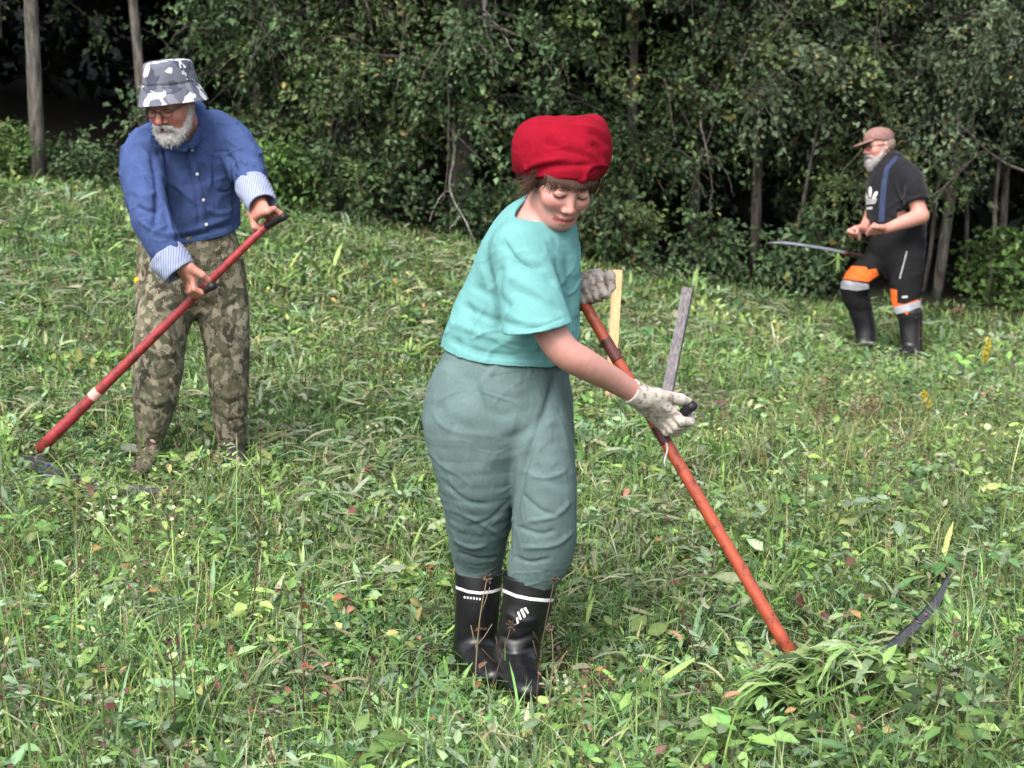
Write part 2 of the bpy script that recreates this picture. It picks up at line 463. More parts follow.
for (dn, df, y0, y1, sc, seed) in ((270, 215, 2.6, 6.2, 0.86, 11), (195, 130, 6.2, 9.5, 0.92, 12), (125, 72, 9.5, 13.6, 1.05, 13)):
    cx, cy = scatter(dn, df, y0, y1, seed=seed)
    r = np.random.default_rng(200 + seed)
    kd = (np.clip(noise2(cx, cy, 2.2, 51) * 0.5 + 0.5 + r.normal(0, 0.22, len(cx)), 0, 0.999) * len(KINDS)).astype(int)
    for ki, (L, wr, nl, spr, hh, tl, probs) in enumerate(KINDS):
        s = np.nonzero(kd == ki)[0]
        if not len(s): continue
        reps = r.poisson(nl, len(s)); idx = np.repeat(s, reps); k = len(idx)
        csz = np.exp(np.clip(r.normal(0, 0.22, len(cx)), -0.5, 0.42))[idx]
        a = r.uniform(0, 2 * math.pi, k)
        rad = spr * np.sqrt(r.random(k)) * csz
        x = cx[idx] + rad * np.cos(a); y = cy[idx] + rad * np.sin(a)
        u = uncut(cx, cy)[idx]
        z = H(x, y) + hh * (r.random(k) ** 0.8) * csz * (0.7 + 1.9 * u)
        aa = a + r.normal(0, 0.5, k)
        length = L * sc * csz * np.exp(np.clip(r.normal(0, 0.22, k), -0.6, 0.4))
        ccol = pick_col(r, len(cx), probs, cx, cy, 0.25)[idx] * np.exp(np.clip(r.normal(0, 0.16, (k, 1)), -0.5, 0.25))
        V, Q, T, C = leaves(np.stack([x, y, z], -1), length, length * wr * np.exp(r.normal(0, 0.15, k)), aa, r.normal(tl, 0.35, k), ccol)
        lV.append(V); lQ.append(Q + cnt); lT.append(T + cnt); lC.append(C); cnt += len(V)
o = mesh_np("meadow_weeds", np.vstack(lV), [np.vstack(lQ), np.vstack(lT)], m_leaf, col=np.vstack(lC))
tag(o, "low broad-leaved weeds and clover mixed through the meadow grass", "weeds", kind="stuff")

# --- taller grass stalks, some with dry seed heads, in the standing parts
sV, sF, sC = [], [], []; cnt = 0
x, y = scatter(62, 18, 2.7, 13.3, seed=21); r = np.random.default_rng(77)
u = uncut(x, y); keep = r.random(len(x)) < (0.10 + 0.9 * u); x, y, u = x[keep], y[keep], u[keep]
k = len(x)
h = (0.12 + 0.22 * r.random(k)) * (0.6 + 0.5 * u) * np.exp(r.normal(0, 0.2, k))
col = PAL[r.choice([1, 4, 5, 5, 0, 6, 6, 7], k)] * np.exp(r.normal(0, 0.25, (k, 1)))
V, F, C = blades(x, y, h, np.full(k, 0.0028) * (1 + 0.05 * y), np.abs(r.normal(0.35, 0.3, k)), r.uniform(0, 6.28, k), col, col * 0.6 + np.array([0.15, 0.13, 0.07]), lev=6)
sV.append(V); sF.append(F + cnt); sC.append(C); cnt += len(V)
# long arching leaf blades
x, y = scatter(230, 60, 2.7, 9, seed=22); u = uncut(x, y); keep = r.random(len(x)) < (0.25 + 0.75 * u); x, y, u = x[keep], y[keep], u[keep]; k = len(x)
h = (0.12 + 0.16 * r.random(k)) * (0.7 + 0.5 * u)
col = pick_col(r, k, (3, 5, 1, 2, 5, 0.8, 0, 3), x, y)
V, F, C = blades(x, y, h, 0.004 + 0.006 * r.random(k), np.abs(r.normal(0.9, 0.35, k)), r.uniform(0, 6.28, k), col, None, lev=6)
sV.append(V); sF.append(F + cnt); sC.append(C); cnt += len(V)
o = mesh_np("tall_grass", np.vstack(sV), [np.vstack(sF)], m_grass, col=np.vstack(sC))
tag(o, "taller uncut grass stalks standing at the sides of the mown strip", "grass", kind="stuff")

# --- mown grass lying flat in swaths
hV, hF, hC = [], [], []; cnt = 0
x, y = scatter(620, 380, 2.7, 12.5, seed=31); r = np.random.default_rng(78)
q = project(np.stack([x, y, H(x, y)], -1))
sw = smooth(0.05, 0.5, noise2(x * 1.0, y * 1.6, 1.1, 61)) * (1 - 0.75 * uncut(x, y))
sw = np.maximum(sw, np.exp(-(((q[:, 0] - 640) / 90) ** 2 + ((q[:, 1] - 560) / 60) ** 2)) * 0.9)
sw = np.maximum(sw, np.exp(-(((q[:, 0] - 350) / 110) ** 2 + ((q[:, 1] - 470) / 40) ** 2)) * 0.9)
keep = r.random(len(x)) < 0.16 + 0.84 * sw; x, y = x[keep], y[keep]; k = len(x)
ang = noise2(x, y, 0.9, 62) * 3 + r.normal(0, 0.7, k)
L = 0.05 + 0.10 * r.random(k)
z = H(x, y) + 0.04 + 0.05 * r.random(k)
col = np.array([(0.18, 0.25, 0.12), (0.22, 0.28, 0.17), (0.13, 0.20, 0.08), (0.32, 0.32, 0.20), (0.27, 0.32, 0.22), (0.22, 0.20, 0.12)])[r.choice(6, k)] * np.exp(r.normal(0, 0.25, (k, 1)))
d = np.stack([np.cos(ang), np.sin(ang), r.normal(0, 0.22, k)], -1); sd_ = np.stack([-np.sin(ang), np.cos(ang), r.normal(0, 0.5, k)], -1)
wd = (0.004 + 0.008 * r.random(k) ** 2) * (1 + 0.03 * y); c0 = np.stack([x, y, z], -1)
bw = r.normal(0, 0.2, k)
vs = []
for s in (-0.5, -0.17, 0.17, 0.5):
    p = c0 + d * (L * s)[:, None] + sd_ * (L * bw * (s * s - 0.1))[:, None] + np.array([0, 0, -0.35]) * (L * s * s)[:, None]
    ww = wd * (0.55 if abs(s) > 0.3 else 1.0)
    vs += [p - sd_ * (ww / 2)[:, None], p + sd_ * (ww / 2)[:, None]]
V = np.stack(vs, 1).reshape(-1, 3); o_ = np.arange(k)[:, None] * 8
F = np.concatenate([o_ + np.array([[2 * j, 2 * j + 1, 2 * j + 3, 2 * j + 2]]) for j in range(3)])
o = mesh_np("mown_grass", V, [F], m_grass, col=np.repeat(col, 8, 0))
tag(o, "wilting cut grass lying flat in swaths on the mown strip", "hay", kind="stuff")

# --- coloured fallen and turning leaves
x, y = scatter(10, 3, 2.8, 12.5, seed=41); r = np.random.default_rng(79)
k = len(x); q = project(np.stack([x, y, H(x, y)], -1))
hot = [(110, 610, 60, 30), (215, 660, 60, 30), (350, 675, 50, 25), (190, 725, 60, 25), (390, 740, 80, 30), (850, 730, 90, 40), (810, 665, 25, 15), (430, 630, 50, 30), (940, 560, 80, 60)]
ex = []; ey = []
for (hx, hy, sx, sy) in hot:
    for _ in range(16):
        px_, py_ = r.normal(hx, sx), min(r.normal(hy, sy), 765)
        dd = 1.665 * 1700 / max(py_ - 54, 100)
        w_ = P(px_, py_, dd); ex.append(w_[0]); ey.append(w_[1])
x = np.concatenate([x, ex]); y = np.concatenate([y, ey]); k = len(x)
pal = np.array([(0.36, 0.15, 0.07), (0.42, 0.27, 0.10), (0.42, 0.38, 0.14), (0.15, 0.05, 0.05), (0.10, 0.04, 0.05), (0.20, 0.11, 0.07), (0.30, 0.31, 0.11), (0.40, 0.20, 0.14)])
col = pal[r.choice(8, k)] * np.exp(r.normal(0, 0.2, (k, 1)))
L = 0.018 + 0.024 * r.random(k)
V, Q, T, C = leaves(np.stack([x, y, H(x, y) + 0.055 + 0.075 * r.random(k)], -1), L * 1.3, L * 0.7, r.uniform(0, 6.28, k), r.normal(0.1, 0.4, k), col, fold=0.4)
o = mesh_np("autumn_leaves", V, [Q, T], m_leaf, col=C)
tag(o, "scattered red, orange and yellow leaves lying in the grass", "leaves", kind="stuff")

# --- browned weeds standing over the uncut grass
x, y = scatter(34, 16, 2.7, 12.5, seed=51); r = np.random.default_rng(80)
u = uncut(x, y); cl2 = smooth(0.0, 0.6, noise2(x, y, 1.3, 71)); keep = r.random(len(x)) < u * (0.25 + 0.75 * cl2); x, y = x[keep], y[keep]; k = len(x)
h = 0.14 + 0.20 * r.random(k); bc = np.array([(0.16, 0.085, 0.06), (0.20, 0.13, 0.08), (0.12, 0.06, 0.055), (0.24, 0.19, 0.11)])[r.choice(4, k)] * np.exp(r.normal(0, 0.2, (k, 1)))
V1, F1, C1 = blades(x, y, h, np.full(k, 0.0035), np.abs(r.normal(0.15, 0.12, k)), r.uniform(0, 6.28, k), bc, lev=4)
rep = 12; xi = np.repeat(np.arange(k), rep); t = r.uniform(0.45, 1.0, k * rep)
pos = np.stack([x[xi], y[xi], H(x, y)[xi] + h[xi] * t * 0.93], -1) + r.normal(0, 0.010, (k * rep, 3))
V2, Q2, T2, C2 = leaves(pos, 0.010 + 0.016 * r.random(k * rep), 0.005 + 0.007 * r.random(k * rep), r.uniform(0, 6.28, k * rep), r.normal(0.4, 0.5, k * rep), bc[xi] * np.exp(r.normal(0, 0.25, (k * rep, 1))))
o = mesh_np("brown_weeds", np.vstack([V1, V2]), [np.vstack([F1, Q2 + len(V1)]), T2 + len(V1)], m_dry, col=np.vstack([C1, C2]))
tag(o, "reddish-brown dried weeds scattered through the uncut grass at the sides", "weeds", kind="stuff")
# ------------------------------------------------------------------ the wood's edge: trees and bushes, each a thing with trunk and crown
m_tree_leaf = material("tree_leaf", attr=True, rough=0.55, spec=0.28, var=0.2, vscale=9, trans=0.2)
def bark(name, c, c2):
    m = material(name, c, rough=0.9, spec=0.15, var=0)
    n, l = m.node_tree.nodes, m.node_tree.links
    geo = n.new("ShaderNodeNewGeometry"); mp = n.new("ShaderNodeMapping"); mp.inputs["Scale"].default_value = (14, 14, 3)
    no = n.new("ShaderNodeTexNoise"); no.inputs["Scale"].default_value = 2.2; no.inputs["Detail"].default_value = 6
    l.new(geo.outputs["Position"], mp.inputs[0]); l.new(mp.outputs[0], no.inputs["Vector"])
    cr = n.new("ShaderNodeValToRGB"); e = cr.color_ramp.elements
    e[0].position = 0.36; e[0].color = (*K(c), 1); e[1].position = 0.66; e[1].color = (*K(c2), 1)
    l.new(no.outputs[0], cr.inputs[0]); l.new(cr.outputs[0], n["Principled BSDF"].inputs["Base Color"])
    bp = n.new("ShaderNodeBump"); bp.inputs["Strength"].default_value = 0.8; bp.inputs["Distance"].default_value = 0.02
    l.new(no.outputs[0], bp.inputs["Height"]); l.new(bp.outputs[0], n["Principled BSDF"].inputs["Normal"])
    return m
m_bark = bark("grey_bark", (0.040, 0.034, 0.028), (0.125, 0.108, 0.090))
m_bark_pale = bark("lichen_bark", (0.06, 0.055, 0.048), (0.19, 0.175, 0.15))
m_dead = bark("bleached_twig", (0.16, 0.145, 0.13), (0.40, 0.37, 0.34))

TPAL = {"olive": [(0.062, 0.092, 0.034), (0.082, 0.112, 0.040), (0.046, 0.074, 0.030), (0.115, 0.135, 0.055), (0.090, 0.092, 0.042)],
        "dark": [(0.044, 0.076, 0.034), (0.060, 0.098, 0.044), (0.034, 0.060, 0.029), (0.085, 0.120, 0.055), (0.070, 0.078, 0.038)],
        "grey": [(0.070, 0.095, 0.055), (0.085, 0.110, 0.068), (0.050, 0.075, 0.045), (0.105, 0.125, 0.075), (0.080, 0.080, 0.050)],
        "fresh": [(0.065, 0.115, 0.030), (0.085, 0.145, 0.040), (0.050, 0.090, 0.028), (0.110, 0.160, 0.050), (0.075, 0.110, 0.035)]}

for q_ in TPAL: TPAL[q_] = np.array(TPAL[q_]) * np.array([0.86, 0.95, 0.82])

def leaf_quads(pos, d, length, width, nrm, col):
    """small folded leaves: 4 vertices, 2 triangles"""
    sd = np.cross(d, nrm); sd /= np.linalg.norm(sd, axis=1)[:, None] + 1e-9
    n2 = np.cross(sd, d)
    L = length[:, None]; W = width[:, None]
    V = np.stack([pos, pos + d * L * 0.45 - sd * W * 0.5 + n2 * W * 0.18, pos + d * L - n2 * L * 0.10, pos + d * L * 0.45 + sd * W * 0.5 + n2 * W * 0.18], 1).reshape(-1, 3)
    o = np.arange(len(pos))[:, None] * 4
    T = np.concatenate([o + np.array([[0, 2, 1]]), o + np.array([[0, 3, 2]])])
    return V, T, np.repeat(col, 4, 0)

def rvec(r, k):
    v = r.normal(0, 1, (k, 3)); return v / np.linalg.norm(v, axis=1)[:, None]

def sprays(r, start, dirs, tl, nleaf, lsize, pal, droop=0.5, shade=None):
    """twigs with leaves set along them; returns leaf arrays and the twig polylines"""
    m = len(start)
    t = r.random((m, nleaf)) ** 0.8
    L = tl[:, None] * t
    pos = start[:, None] + dirs[:, None] * L[..., None] + np.array([0, 0, -1.0]) * (droop * tl[:, None] * t ** 2)[..., None]
    pos = pos + r.normal(0, 0.035, pos.shape)
    pos = pos.reshape(-1, 3); k = len(pos)
    d = np.repeat(dirs, nleaf, 0) * 0.5 + rvec(r, k) * 0.8 + np.array([0, 0, -0.35]); d /= np.linalg.norm(d, axis=1)[:, None]
    tn = rvec(r, m) * 0.8 + np.array([0, -0.45, 0.8]); tn /= np.linalg.norm(tn, axis=1)[:, None]
    nrm = np.repeat(tn, nleaf, 0) + rvec(r, k) * 0.5; nrm /= np.linalg.norm(nrm, axis=1)[:, None]
    ls = np.repeat(lsize, nleaf) * np.exp(r.normal(0, 0.25, k))
    tw = np.repeat(np.exp(r.normal(0, 0.34, m)), nleaf)
    col = np.array(pal)[r.choice(len(pal), k, p=[0.32, 0.26, 0.22, 0.14, 0.06])] * 1.22 * (tw * np.exp(r.normal(0, 0.2, k)))[:, None]
    rare = r.random(k) < 0.012
    col[rare] = np.array([0.22, 0.17, 0.05]) * np.exp(r.normal(0, 0.3, (rare.sum(), 1)))
    return leaf_quads(pos, d, ls, ls * 0.62, nrm, col)

def make_tree(label, px, depth, height, spread, tr, lean, pal, seed, zlo=0.3, nl=34, ntw=16, nleaf=24, low=0.72, leaf=0.048, name="tree", cat="tree",
              group="trees along the wood's edge", mat=None, upper=True, bare=None):
    r = np.random.default_rng(seed)
    bx = (px - 512) / FPX * depth
    by = depth / math.cos(PITCH) * 1.0 + 0.0
    by = (P(px, 260, depth))[1]
    base = np.array([bx, by, float(H(bx, by)) - 0.05])
    t = thing(name, label, cat, base, group)
    wood = MB()
    k = 14
    s = np.linspace(0, 1, k)
    path = base + np.stack([lean[0] * s * height + 0.10 * np.cumsum(r.normal(0, 0.5, k)) * s, lean[1] * s * height + 0.08 * np.cumsum(r.normal(0, 0.5, k)) * s, s * height], -1)
    wood.tube(path, tr * (1 - 0.8 * s) + 0.006, 9)
    crown = MB()
    starts, dirs, tls, lss = [], [], [], []
    for i in range(nl):
        if r.random() < low or not upper: hz = r.uniform(zlo, min(3.4, height * 0.9)); sp = spread
        else: hz = r.uniform(min(3.2, height * 0.5), height); sp = spread * 1.15
        tt = np.clip(hz / height, 0, 0.99)
        p0 = np.array([np.interp(tt, s, path[:, j]) for j in range(3)])
        az = r.uniform(0, 2 * math.pi)
        if r.random() < 0.3: az = r.normal(-math.pi / 2, 0.8)         # towards the open meadow and its light
        ln = sp * r.uniform(0.5, 1.1) * (1 - 0.45 * tt)
        el = r.uniform(-0.1, 0.7)
        d0 = np.array([math.cos(az) * math.cos(el), math.sin(az) * math.cos(el), math.sin(el)])
        ss = np.linspace(0, 1, 6)
        lp = p0 + d0 * (ln * ss)[:, None] + np.array([0, 0, -1.0]) * (0.35 * ln * ss ** 2.2)[:, None] + np.cumsum(r.normal(0, 0.02, (6, 3)), 0) * ss[:, None]
        wood.tube(lp, np.maximum(tr * 0.30 * (1 - 0.85 * ss), 0.004), 5, cap=False)
        for j in range(ntw):
            f = r.uniform(0.12, 1.0)
            q0 = np.array([np.interp(f, ss, lp[:, c]) for c in range(3)])
            dd = unit(d0 * 0.5 + r.normal(0, 0.7, 3) + np.array([0, 0, -0.15]))
            tl = r.uniform(0.18, 0.5) * (1.0 if hz < 3.6 else 1.5)
            starts.append(q0); dirs.append(dd); tls.append(tl); lss.append(leaf if hz < 3.5 else leaf * 2.2)
            if r.random() < 0.34:
                e = np.linspace(0, 1, 4)
                wood.tube(q0 + dd * (tl * e)[:, None] + np.array([0, 0, -1.0]) * (0.5 * tl * e ** 2)[:, None], 0.003, 4, cap=False)
    for q in range(22):                                        # long bare twigs hanging out of the leaves
        p0 = starts[r.integers(len(starts))] + np.array([0, -0.12, 0]); e = np.linspace(0, 1, 7); ln = r.uniform(0.25, 0.85)
        dd = unit(np.array([r.normal(0, 0.6), r.normal(-0.35, 0.3), r.normal(-0.35, 0.55)]))
        lp = p0 + dd * (ln * e)[:, None] + np.array([0, 0, -0.45]) * (ln * e ** 2)[:, None] + np.cumsum(r.normal(0, 0.012, (7, 3)), 0)
        wood.tube(lp, 0.0055 * (1 - 0.75 * e) + 0.001, 4, cap=False)
        if r.random() < 0.6: wood.tube(lp[3] + (dd + r.normal(0, 0.6, 3)) * (0.3 * ln * e)[:, None], 0.003 * (1 - 0.7 * e) + 0.001, 4, cap=False)
    starts = np.array(starts)
    V, T, C = sprays(r, starts, np.array(dirs), np.array(tls), nleaf, np.array(lss), TPAL[pal])
    g = H(V[:, 0], V[:, 1]); V[:, 2] = np.maximum(V[:, 2], g + 0.03)
    wood.build("trunk", mat or m_bark, t)
    mesh_np("crown", V, [T], m_tree_leaf, t, col=C, smooth_=False)
    return t

def make_bush(label, px, depth, w_, h_, pal, seed, n=130, nleaf=16, leaf=0.05, name="bush", group="bushes under the wood's edge"):
    r = np.random.default_rng(seed)
    by = P(px, 260, depth)[1]; bx = (px - 512) / FPX * depth
    base = np.array([bx, by, float(H(bx, by)) - 0.03])
    t = thing(name, label, "bush", base, group)
    stems = MB(); st, di, tl = [], [], []
    for i in range(9):
        az = r.uniform(0, 6.28); e = np.linspace(0, 1, 5)
        top = np.array([math.cos(az) * w_ * 0.45 * r.random(), math.sin(az) * w_ * 0.4 * r.random(), h_ * r.uniform(0.6, 1.0)])
        lp = base + top * e[:, None] + r.normal(0, 0.015, (5, 3))
        stems.tube(lp, 0.008 * (1 - 0.7 * e), 5, cap=False)
        for j in range(n // 9):
            f = r.uniform(0.08, 1)
            st.append([np.interp(f, e, lp[:, c]) for c in range(3)]); dd = rvec(r, 1)[0] * np.array([1, 1, 0.6]) + np.array([0, 0, 0.15]); di.append(unit(dd)); tl.append(r.uniform(0.15, 0.42) * w_)
    V, T, C = sprays(r, np.array(st), np.array(di), np.array(tl), nleaf, np.full(len(st), leaf), TPAL[pal], droop=0.35)
    g = H(V[:, 0], V[:, 1]); V[:, 2] = np.maximum(V[:, 2], g + 0.02)
    stems.build("stem", m_bark, t)
    mesh_np("crown", V, [T], m_tree_leaf, t, col=C, smooth_=False)

TREES = [  # label, px, depth, height, spread, trunk radius, lean, palette, zlo, limbs
    ("bare grey trunk beside the dark gap at the far left of the wood", 43, 12.6, 7.5, 1.5, 0.052, (0.012, 0.02), "dark", 2.6, 18),
    ("slim pale trunk rising behind the camouflage bucket hat", 151, 13.0, 7.5, 1.2, 0.036, (-0.02, 0.02), "dark", 2.3, 20),
    ("dark leafy tree just right of the blue-shirted man's shoulder", 262, 13.4, 7.0, 1.15, 0.04, (0.02, 0.0), "dark", 0.5, 34),
    ("leafy tree with bare hanging twigs between the blue shirt and the dead branch", 345, 13.5, 7.5, 1.2, 0.04, (0.03, 0.02), "olive", 0.3, 40),
    ("broad olive-green tree with the pale dead branch in front of its crown", 425, 13.9, 8.0, 1.3, 0.04, (-0.02, 0.02), "olive", 0.6, 42),
    ("thick dark trunk standing to the left of the woman's headscarf", 460, 13.15, 8.0, 1.2, 0.095, (0.015, 0.03), "dark", 0.9, 40),
    ("dense tree directly behind the red headscarf", 545, 13.8, 7.0, 1.25, 0.04, (0.0, 0.0), "olive", 0.2, 42),
    ("full green tree just right of the woman's face, foliage down to the grass", 628, 13.6, 7.5, 1.2, 0.04, (0.01, 0.02), "dark", 0.15, 44),
    ("tree overhanging a dark hollow above the pale wooden stake", 690, 14.2, 7.5, 1.4, 0.04, (0.02, -0.02), "olive", 1.5, 40),
    ("leafy tree midway between the headscarf and the capped man", 755, 13.9, 7.5, 1.25, 0.04, (0.0, -0.01), "grey", 0.9, 42),
    ("tree with dark drooping foliage directly left of the capped man's face", 820, 14.1, 7.5, 1.2, 0.04, (-0.01, 0.0), "olive", 0.8, 42),
    ("grey-green tree whose crown spreads above the pink cap", 880, 14.4, 7.5, 1.4, 0.04, (0.0, -0.02), "grey", 1.5, 38),
    ("leaning forked grey trunk behind the black T-shirt's back", 938, 14.0, 6.5, 1.3, 0.042, (0.09, 0.02), "grey", 1.5, 34),
    ("tree with thin straight bare stem at the right edge of the wood", 1000, 14.3, 7.5, 1.4, 0.03, (0.01, 0.0), "grey", 1.3, 36),
    ("dark tree beyond the right frame edge", 1075, 14.2, 7.5, 1.4, 0.06, (0.0, 0.0), "grey", 0.6, 34),
    ("dark tree beyond the left frame edge", -55, 13.0, 7.5, 1.4, 0.07, (0.0, 0.0), "dark", 1.0, 30),
]
for i, (lab, px, d, hgt, spr, tr, ln, pal, zlo, nl) in enumerate(TREES):
    if px > 1024 or px < 0: lab = ("tree at the far right end of the wood with dark lower leaves" if px > 0 else "tree at the far left end of the wood with dark leaves")
    make_tree(lab, px, d, hgt, spr, tr, ln, pal, 300 + i, zlo=zlo, nl=int(nl * 1.05), mat=m_bark_pale if i in (0, 1, 12, 13) else m_bark)

BUSHES = [
    ("bright green nettle-like bush at the foot of the left bare trunk", 20, 12.7, 0.8, 0.48, "fresh", 0.04),
    ("low green bush under the dark gap left of the blue shirt", 92, 12.8, 0.9, 0.34, "dark", 0.04),
    ("low dark bush at the wood's edge right behind the striped shirt cuff", 275, 12.7, 0.9, 0.6, "fresh", 0.05),
    ("dark bush with bare twigs between the red scythe handle and the thick trunk", 375, 12.9, 1.1, 0.7, "dark", 0.05),
    ("low bush growing at the foot of the thick dark trunk", 478, 13.0, 0.9, 0.5, "dark", 0.05),
    ("leafy bush just above the pale wooden stake", 612, 13.2, 0.9, 0.8, "olive", 0.055),
    ("small bush in the dark hollow right of the grey stake", 715, 13.5, 0.9, 0.5, "dark", 0.05),
    ("bush under the raised scythe blade", 800, 13.5, 1.0, 0.65, "dark", 0.055),
    ("fresh green bush between the bare stems at the right edge", 1005, 13.9, 0.9, 0.7, "fresh", 0.06),
]
for i, (lab, px, d, bw, bh, pal, lf) in enumerate(BUSHES):
    make_bush(lab, px, d, bw, bh, pal, 500 + i, leaf=lf)

# bare stems under the crowns at the right
for i, (px, d, top, ln, lab) in enumerate([(925, 14.2, 1.9, 0.05, "thin bare stem closest to the capped man's back"),
                                           (962, 14.5, 1.8, -0.03, "thin bare stem standing in the middle of the dark gap at right"),
                                           (985, 13.9, 1.5, 0.06, "thin short bare stem near the right frame edge"),
                                           (795, 13.7, 1.1, 0.10, "thin pale bare stem under the raised scythe blade"),
                                           (700, 13.8, 1.3, -0.06, "thin bare stem in the hollow above the grey stake")]):
    b_ = np.array([(px - 512) / FPX * d, P(px, 260, d)[1], 0]); b_[2] = float(H(b_[0], b_[1])) - 0.05
    r = np.random.default_rng(600 + i); e = np.linspace(0, 1, 9)
    m_ = MB(); m_.tube(b_ + np.stack([ln * e * top * 2 + 0.03 * np.sin(e * 5 + i), 0 * e, e * top * 1.6], -1) + np.cumsum(r.normal(0, 0.012, (9, 3)), 0), 0.022 - 0.012 * e, 7)
    o = m_.build("bare_stem", m_bark_pale if i < 4 else m_bark); tag(o, lab, "tree stem", "bare stems at the wood's edge")

# bleached dead branches hanging in front of the leaves
def dead_branch(lab, main, subs, d, r0, mat=None):
    m_ = MB(); r = np.random.default_rng(len(lab))
    def line(pts, rr):
        pts = catmull(np.array([P(a, b_, d + c) for a, b_, c in pts]), 12) + r.normal(0, 0.006, (12, 3))
        m_.tube(pts, np.linspace(rr, rr * 0.35, 12), 6)
    line(main, r0)
    for s_ in subs: line(s_, r0 * 0.45)
    tag(m_.build("dead_branch", mat or m_dead), lab, "dead branch", "dead branches hanging at the wood's edge")
dead_branch("thick pale dead branch hanging from the top of the picture left of the headscarf",
            [(482, -60, 0), (484, 0, 0), (488, 40, -0.05), (493, 76, -0.1)],
            [[(487, 45, 0), (472, 58, -0.1), (457, 72, -0.15)], [(470, 58, -.1), (462, 50, -.1), (448, 44, -.1)], [(483, 10, 0), (500, 30, -.1), (512, 52, -.2)], [(485, 20, 0), (455, 10, -.1), (440, 24, -.2)]], 12.7, 0.028)
dead_branch("thin pale dead twig curving down beside the thick dark trunk",
            [(455, 120, 0), (453, 160, -.05), (449, 188, -.1), (462, 215, -.15), (474, 240, -.2)],
            [[(450, 188, -.1), (438, 200, -.15), (430, 222, -.2)], [(462, 215, -.15), (452, 226, -.2), (447, 243, -.2)]], 12.8, 0.013)
dead_branch("thin whitish twig hanging from the top edge above the blue-shirted man",
            [(412, -30, 0), (408, 20, 0), (400, 50, -.05), (397, 90, -.1)], [[(405, 30, 0), (418, 55, -.05), (425, 80, -.1)]], 12.8, 0.010)
dead_branch("thin dead twig arching over the dark hollow left of the capped man",
            [(700, 120, 0), (706, 150, -.1), (712, 185, -.1), (708, 215, -.15)], [[(706, 150, -.1), (722, 165, -.1), (735, 195, -.2)]], 13.0, 0.009, m_bark)
dead_branch("bare grey limb reaching left from the right frame edge above the pink cap",
            [(1040, 175, 0), (1000, 160, 0), (965, 130, -.1), (935, 118, -.2)], [[(985, 150, 0), (960, 170, -.1), (945, 195, -.15)]], 13.2, 0.014, m_bark)

# far wood behind: reads as one mass
r = np.random.default_rng(900)
pos = []; ls = []
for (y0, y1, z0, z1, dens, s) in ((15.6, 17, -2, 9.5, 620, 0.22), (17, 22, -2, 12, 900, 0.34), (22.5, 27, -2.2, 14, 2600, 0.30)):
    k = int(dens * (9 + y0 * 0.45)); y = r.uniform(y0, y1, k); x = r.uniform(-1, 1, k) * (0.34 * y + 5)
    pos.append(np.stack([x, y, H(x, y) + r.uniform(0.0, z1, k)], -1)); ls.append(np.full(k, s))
k = 9000; x = r.uniform(-12, 12, k); y = r.uniform(13.2, 24, k)      # unseen canopy added to keep sky light off the interior
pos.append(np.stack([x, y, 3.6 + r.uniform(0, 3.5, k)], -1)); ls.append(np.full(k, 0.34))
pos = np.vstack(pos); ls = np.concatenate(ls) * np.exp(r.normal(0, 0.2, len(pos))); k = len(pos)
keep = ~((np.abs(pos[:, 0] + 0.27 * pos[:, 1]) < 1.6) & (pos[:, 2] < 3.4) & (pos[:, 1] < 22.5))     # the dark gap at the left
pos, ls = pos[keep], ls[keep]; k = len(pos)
col = np.array([(0.012, 0.020, 0.009), (0.018, 0.027, 0.012), (0.009, 0.015, 0.008)])[r.choice(3, k)] * np.exp(r.normal(0, 0.25, (k, 1)))  # leaf tones near black: the interior's shade is put into the colour
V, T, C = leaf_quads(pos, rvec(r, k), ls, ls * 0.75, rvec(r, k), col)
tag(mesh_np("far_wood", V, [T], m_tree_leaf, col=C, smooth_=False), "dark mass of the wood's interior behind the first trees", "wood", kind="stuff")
# ------------------------------------------------------------------ implicit modelling: bodies and clothes as one continuous surface each
class Cone:
    """tapered capsule"""
    def __init__(s, a, b, ra, rb):
        s.a = np.array(a, float); s.b = np.array(b, float); s.ra = ra; s.rb = rb
        s.c = (s.a + s.b) / 2; s.R = np.linalg.norm(s.b - s.a) / 2 + max(ra, rb)
    def __call__(s, p):
        ba = s.b - s.a; q = p - s.a
        t = np.clip(q @ ba / (ba @ ba + 1e-12), 0, 1)
        return np.linalg.norm(q - t[:, None] * ba, axis=1) - (s.ra + (s.rb - s.ra) * t)

class Ell:
    """ellipsoid; M columns are its axes"""
    def __init__(s, c, r, M=None):
        s.c = np.array(c, float); s.r = np.array(r, float); s.M = np.eye(3) if M is None else np.array(M, float); s.R = max(s.r)
    def __call__(s, p):
        q = (p - s.c) @ s.M
        k0 = np.linalg.norm(q / s.r, axis=1); k1 = np.linalg.norm(q / (s.r ** 2), axis=1)
        return np.where(k1 > 1e-9, k0 * (k0 - 1) / (k1 + 1e-12), -min(s.r))

class Box:
    def __init__(s, c, h, M=None, rnd=0.005):
        s.c = np.array(c, float); s.h = np.array(h, float) - rnd; s.M = np.eye(3) if M is None else np.array(M, float); s.rnd = rnd
        s.R = np.linalg.norm(h)
    def __call__(s, p):
        q = np.abs((p - s.c) @ s.M) - s.h
        return np.linalg.norm(np.maximum(q, 0), axis=1) + np.minimum(q.max(1), 0) - s.rnd

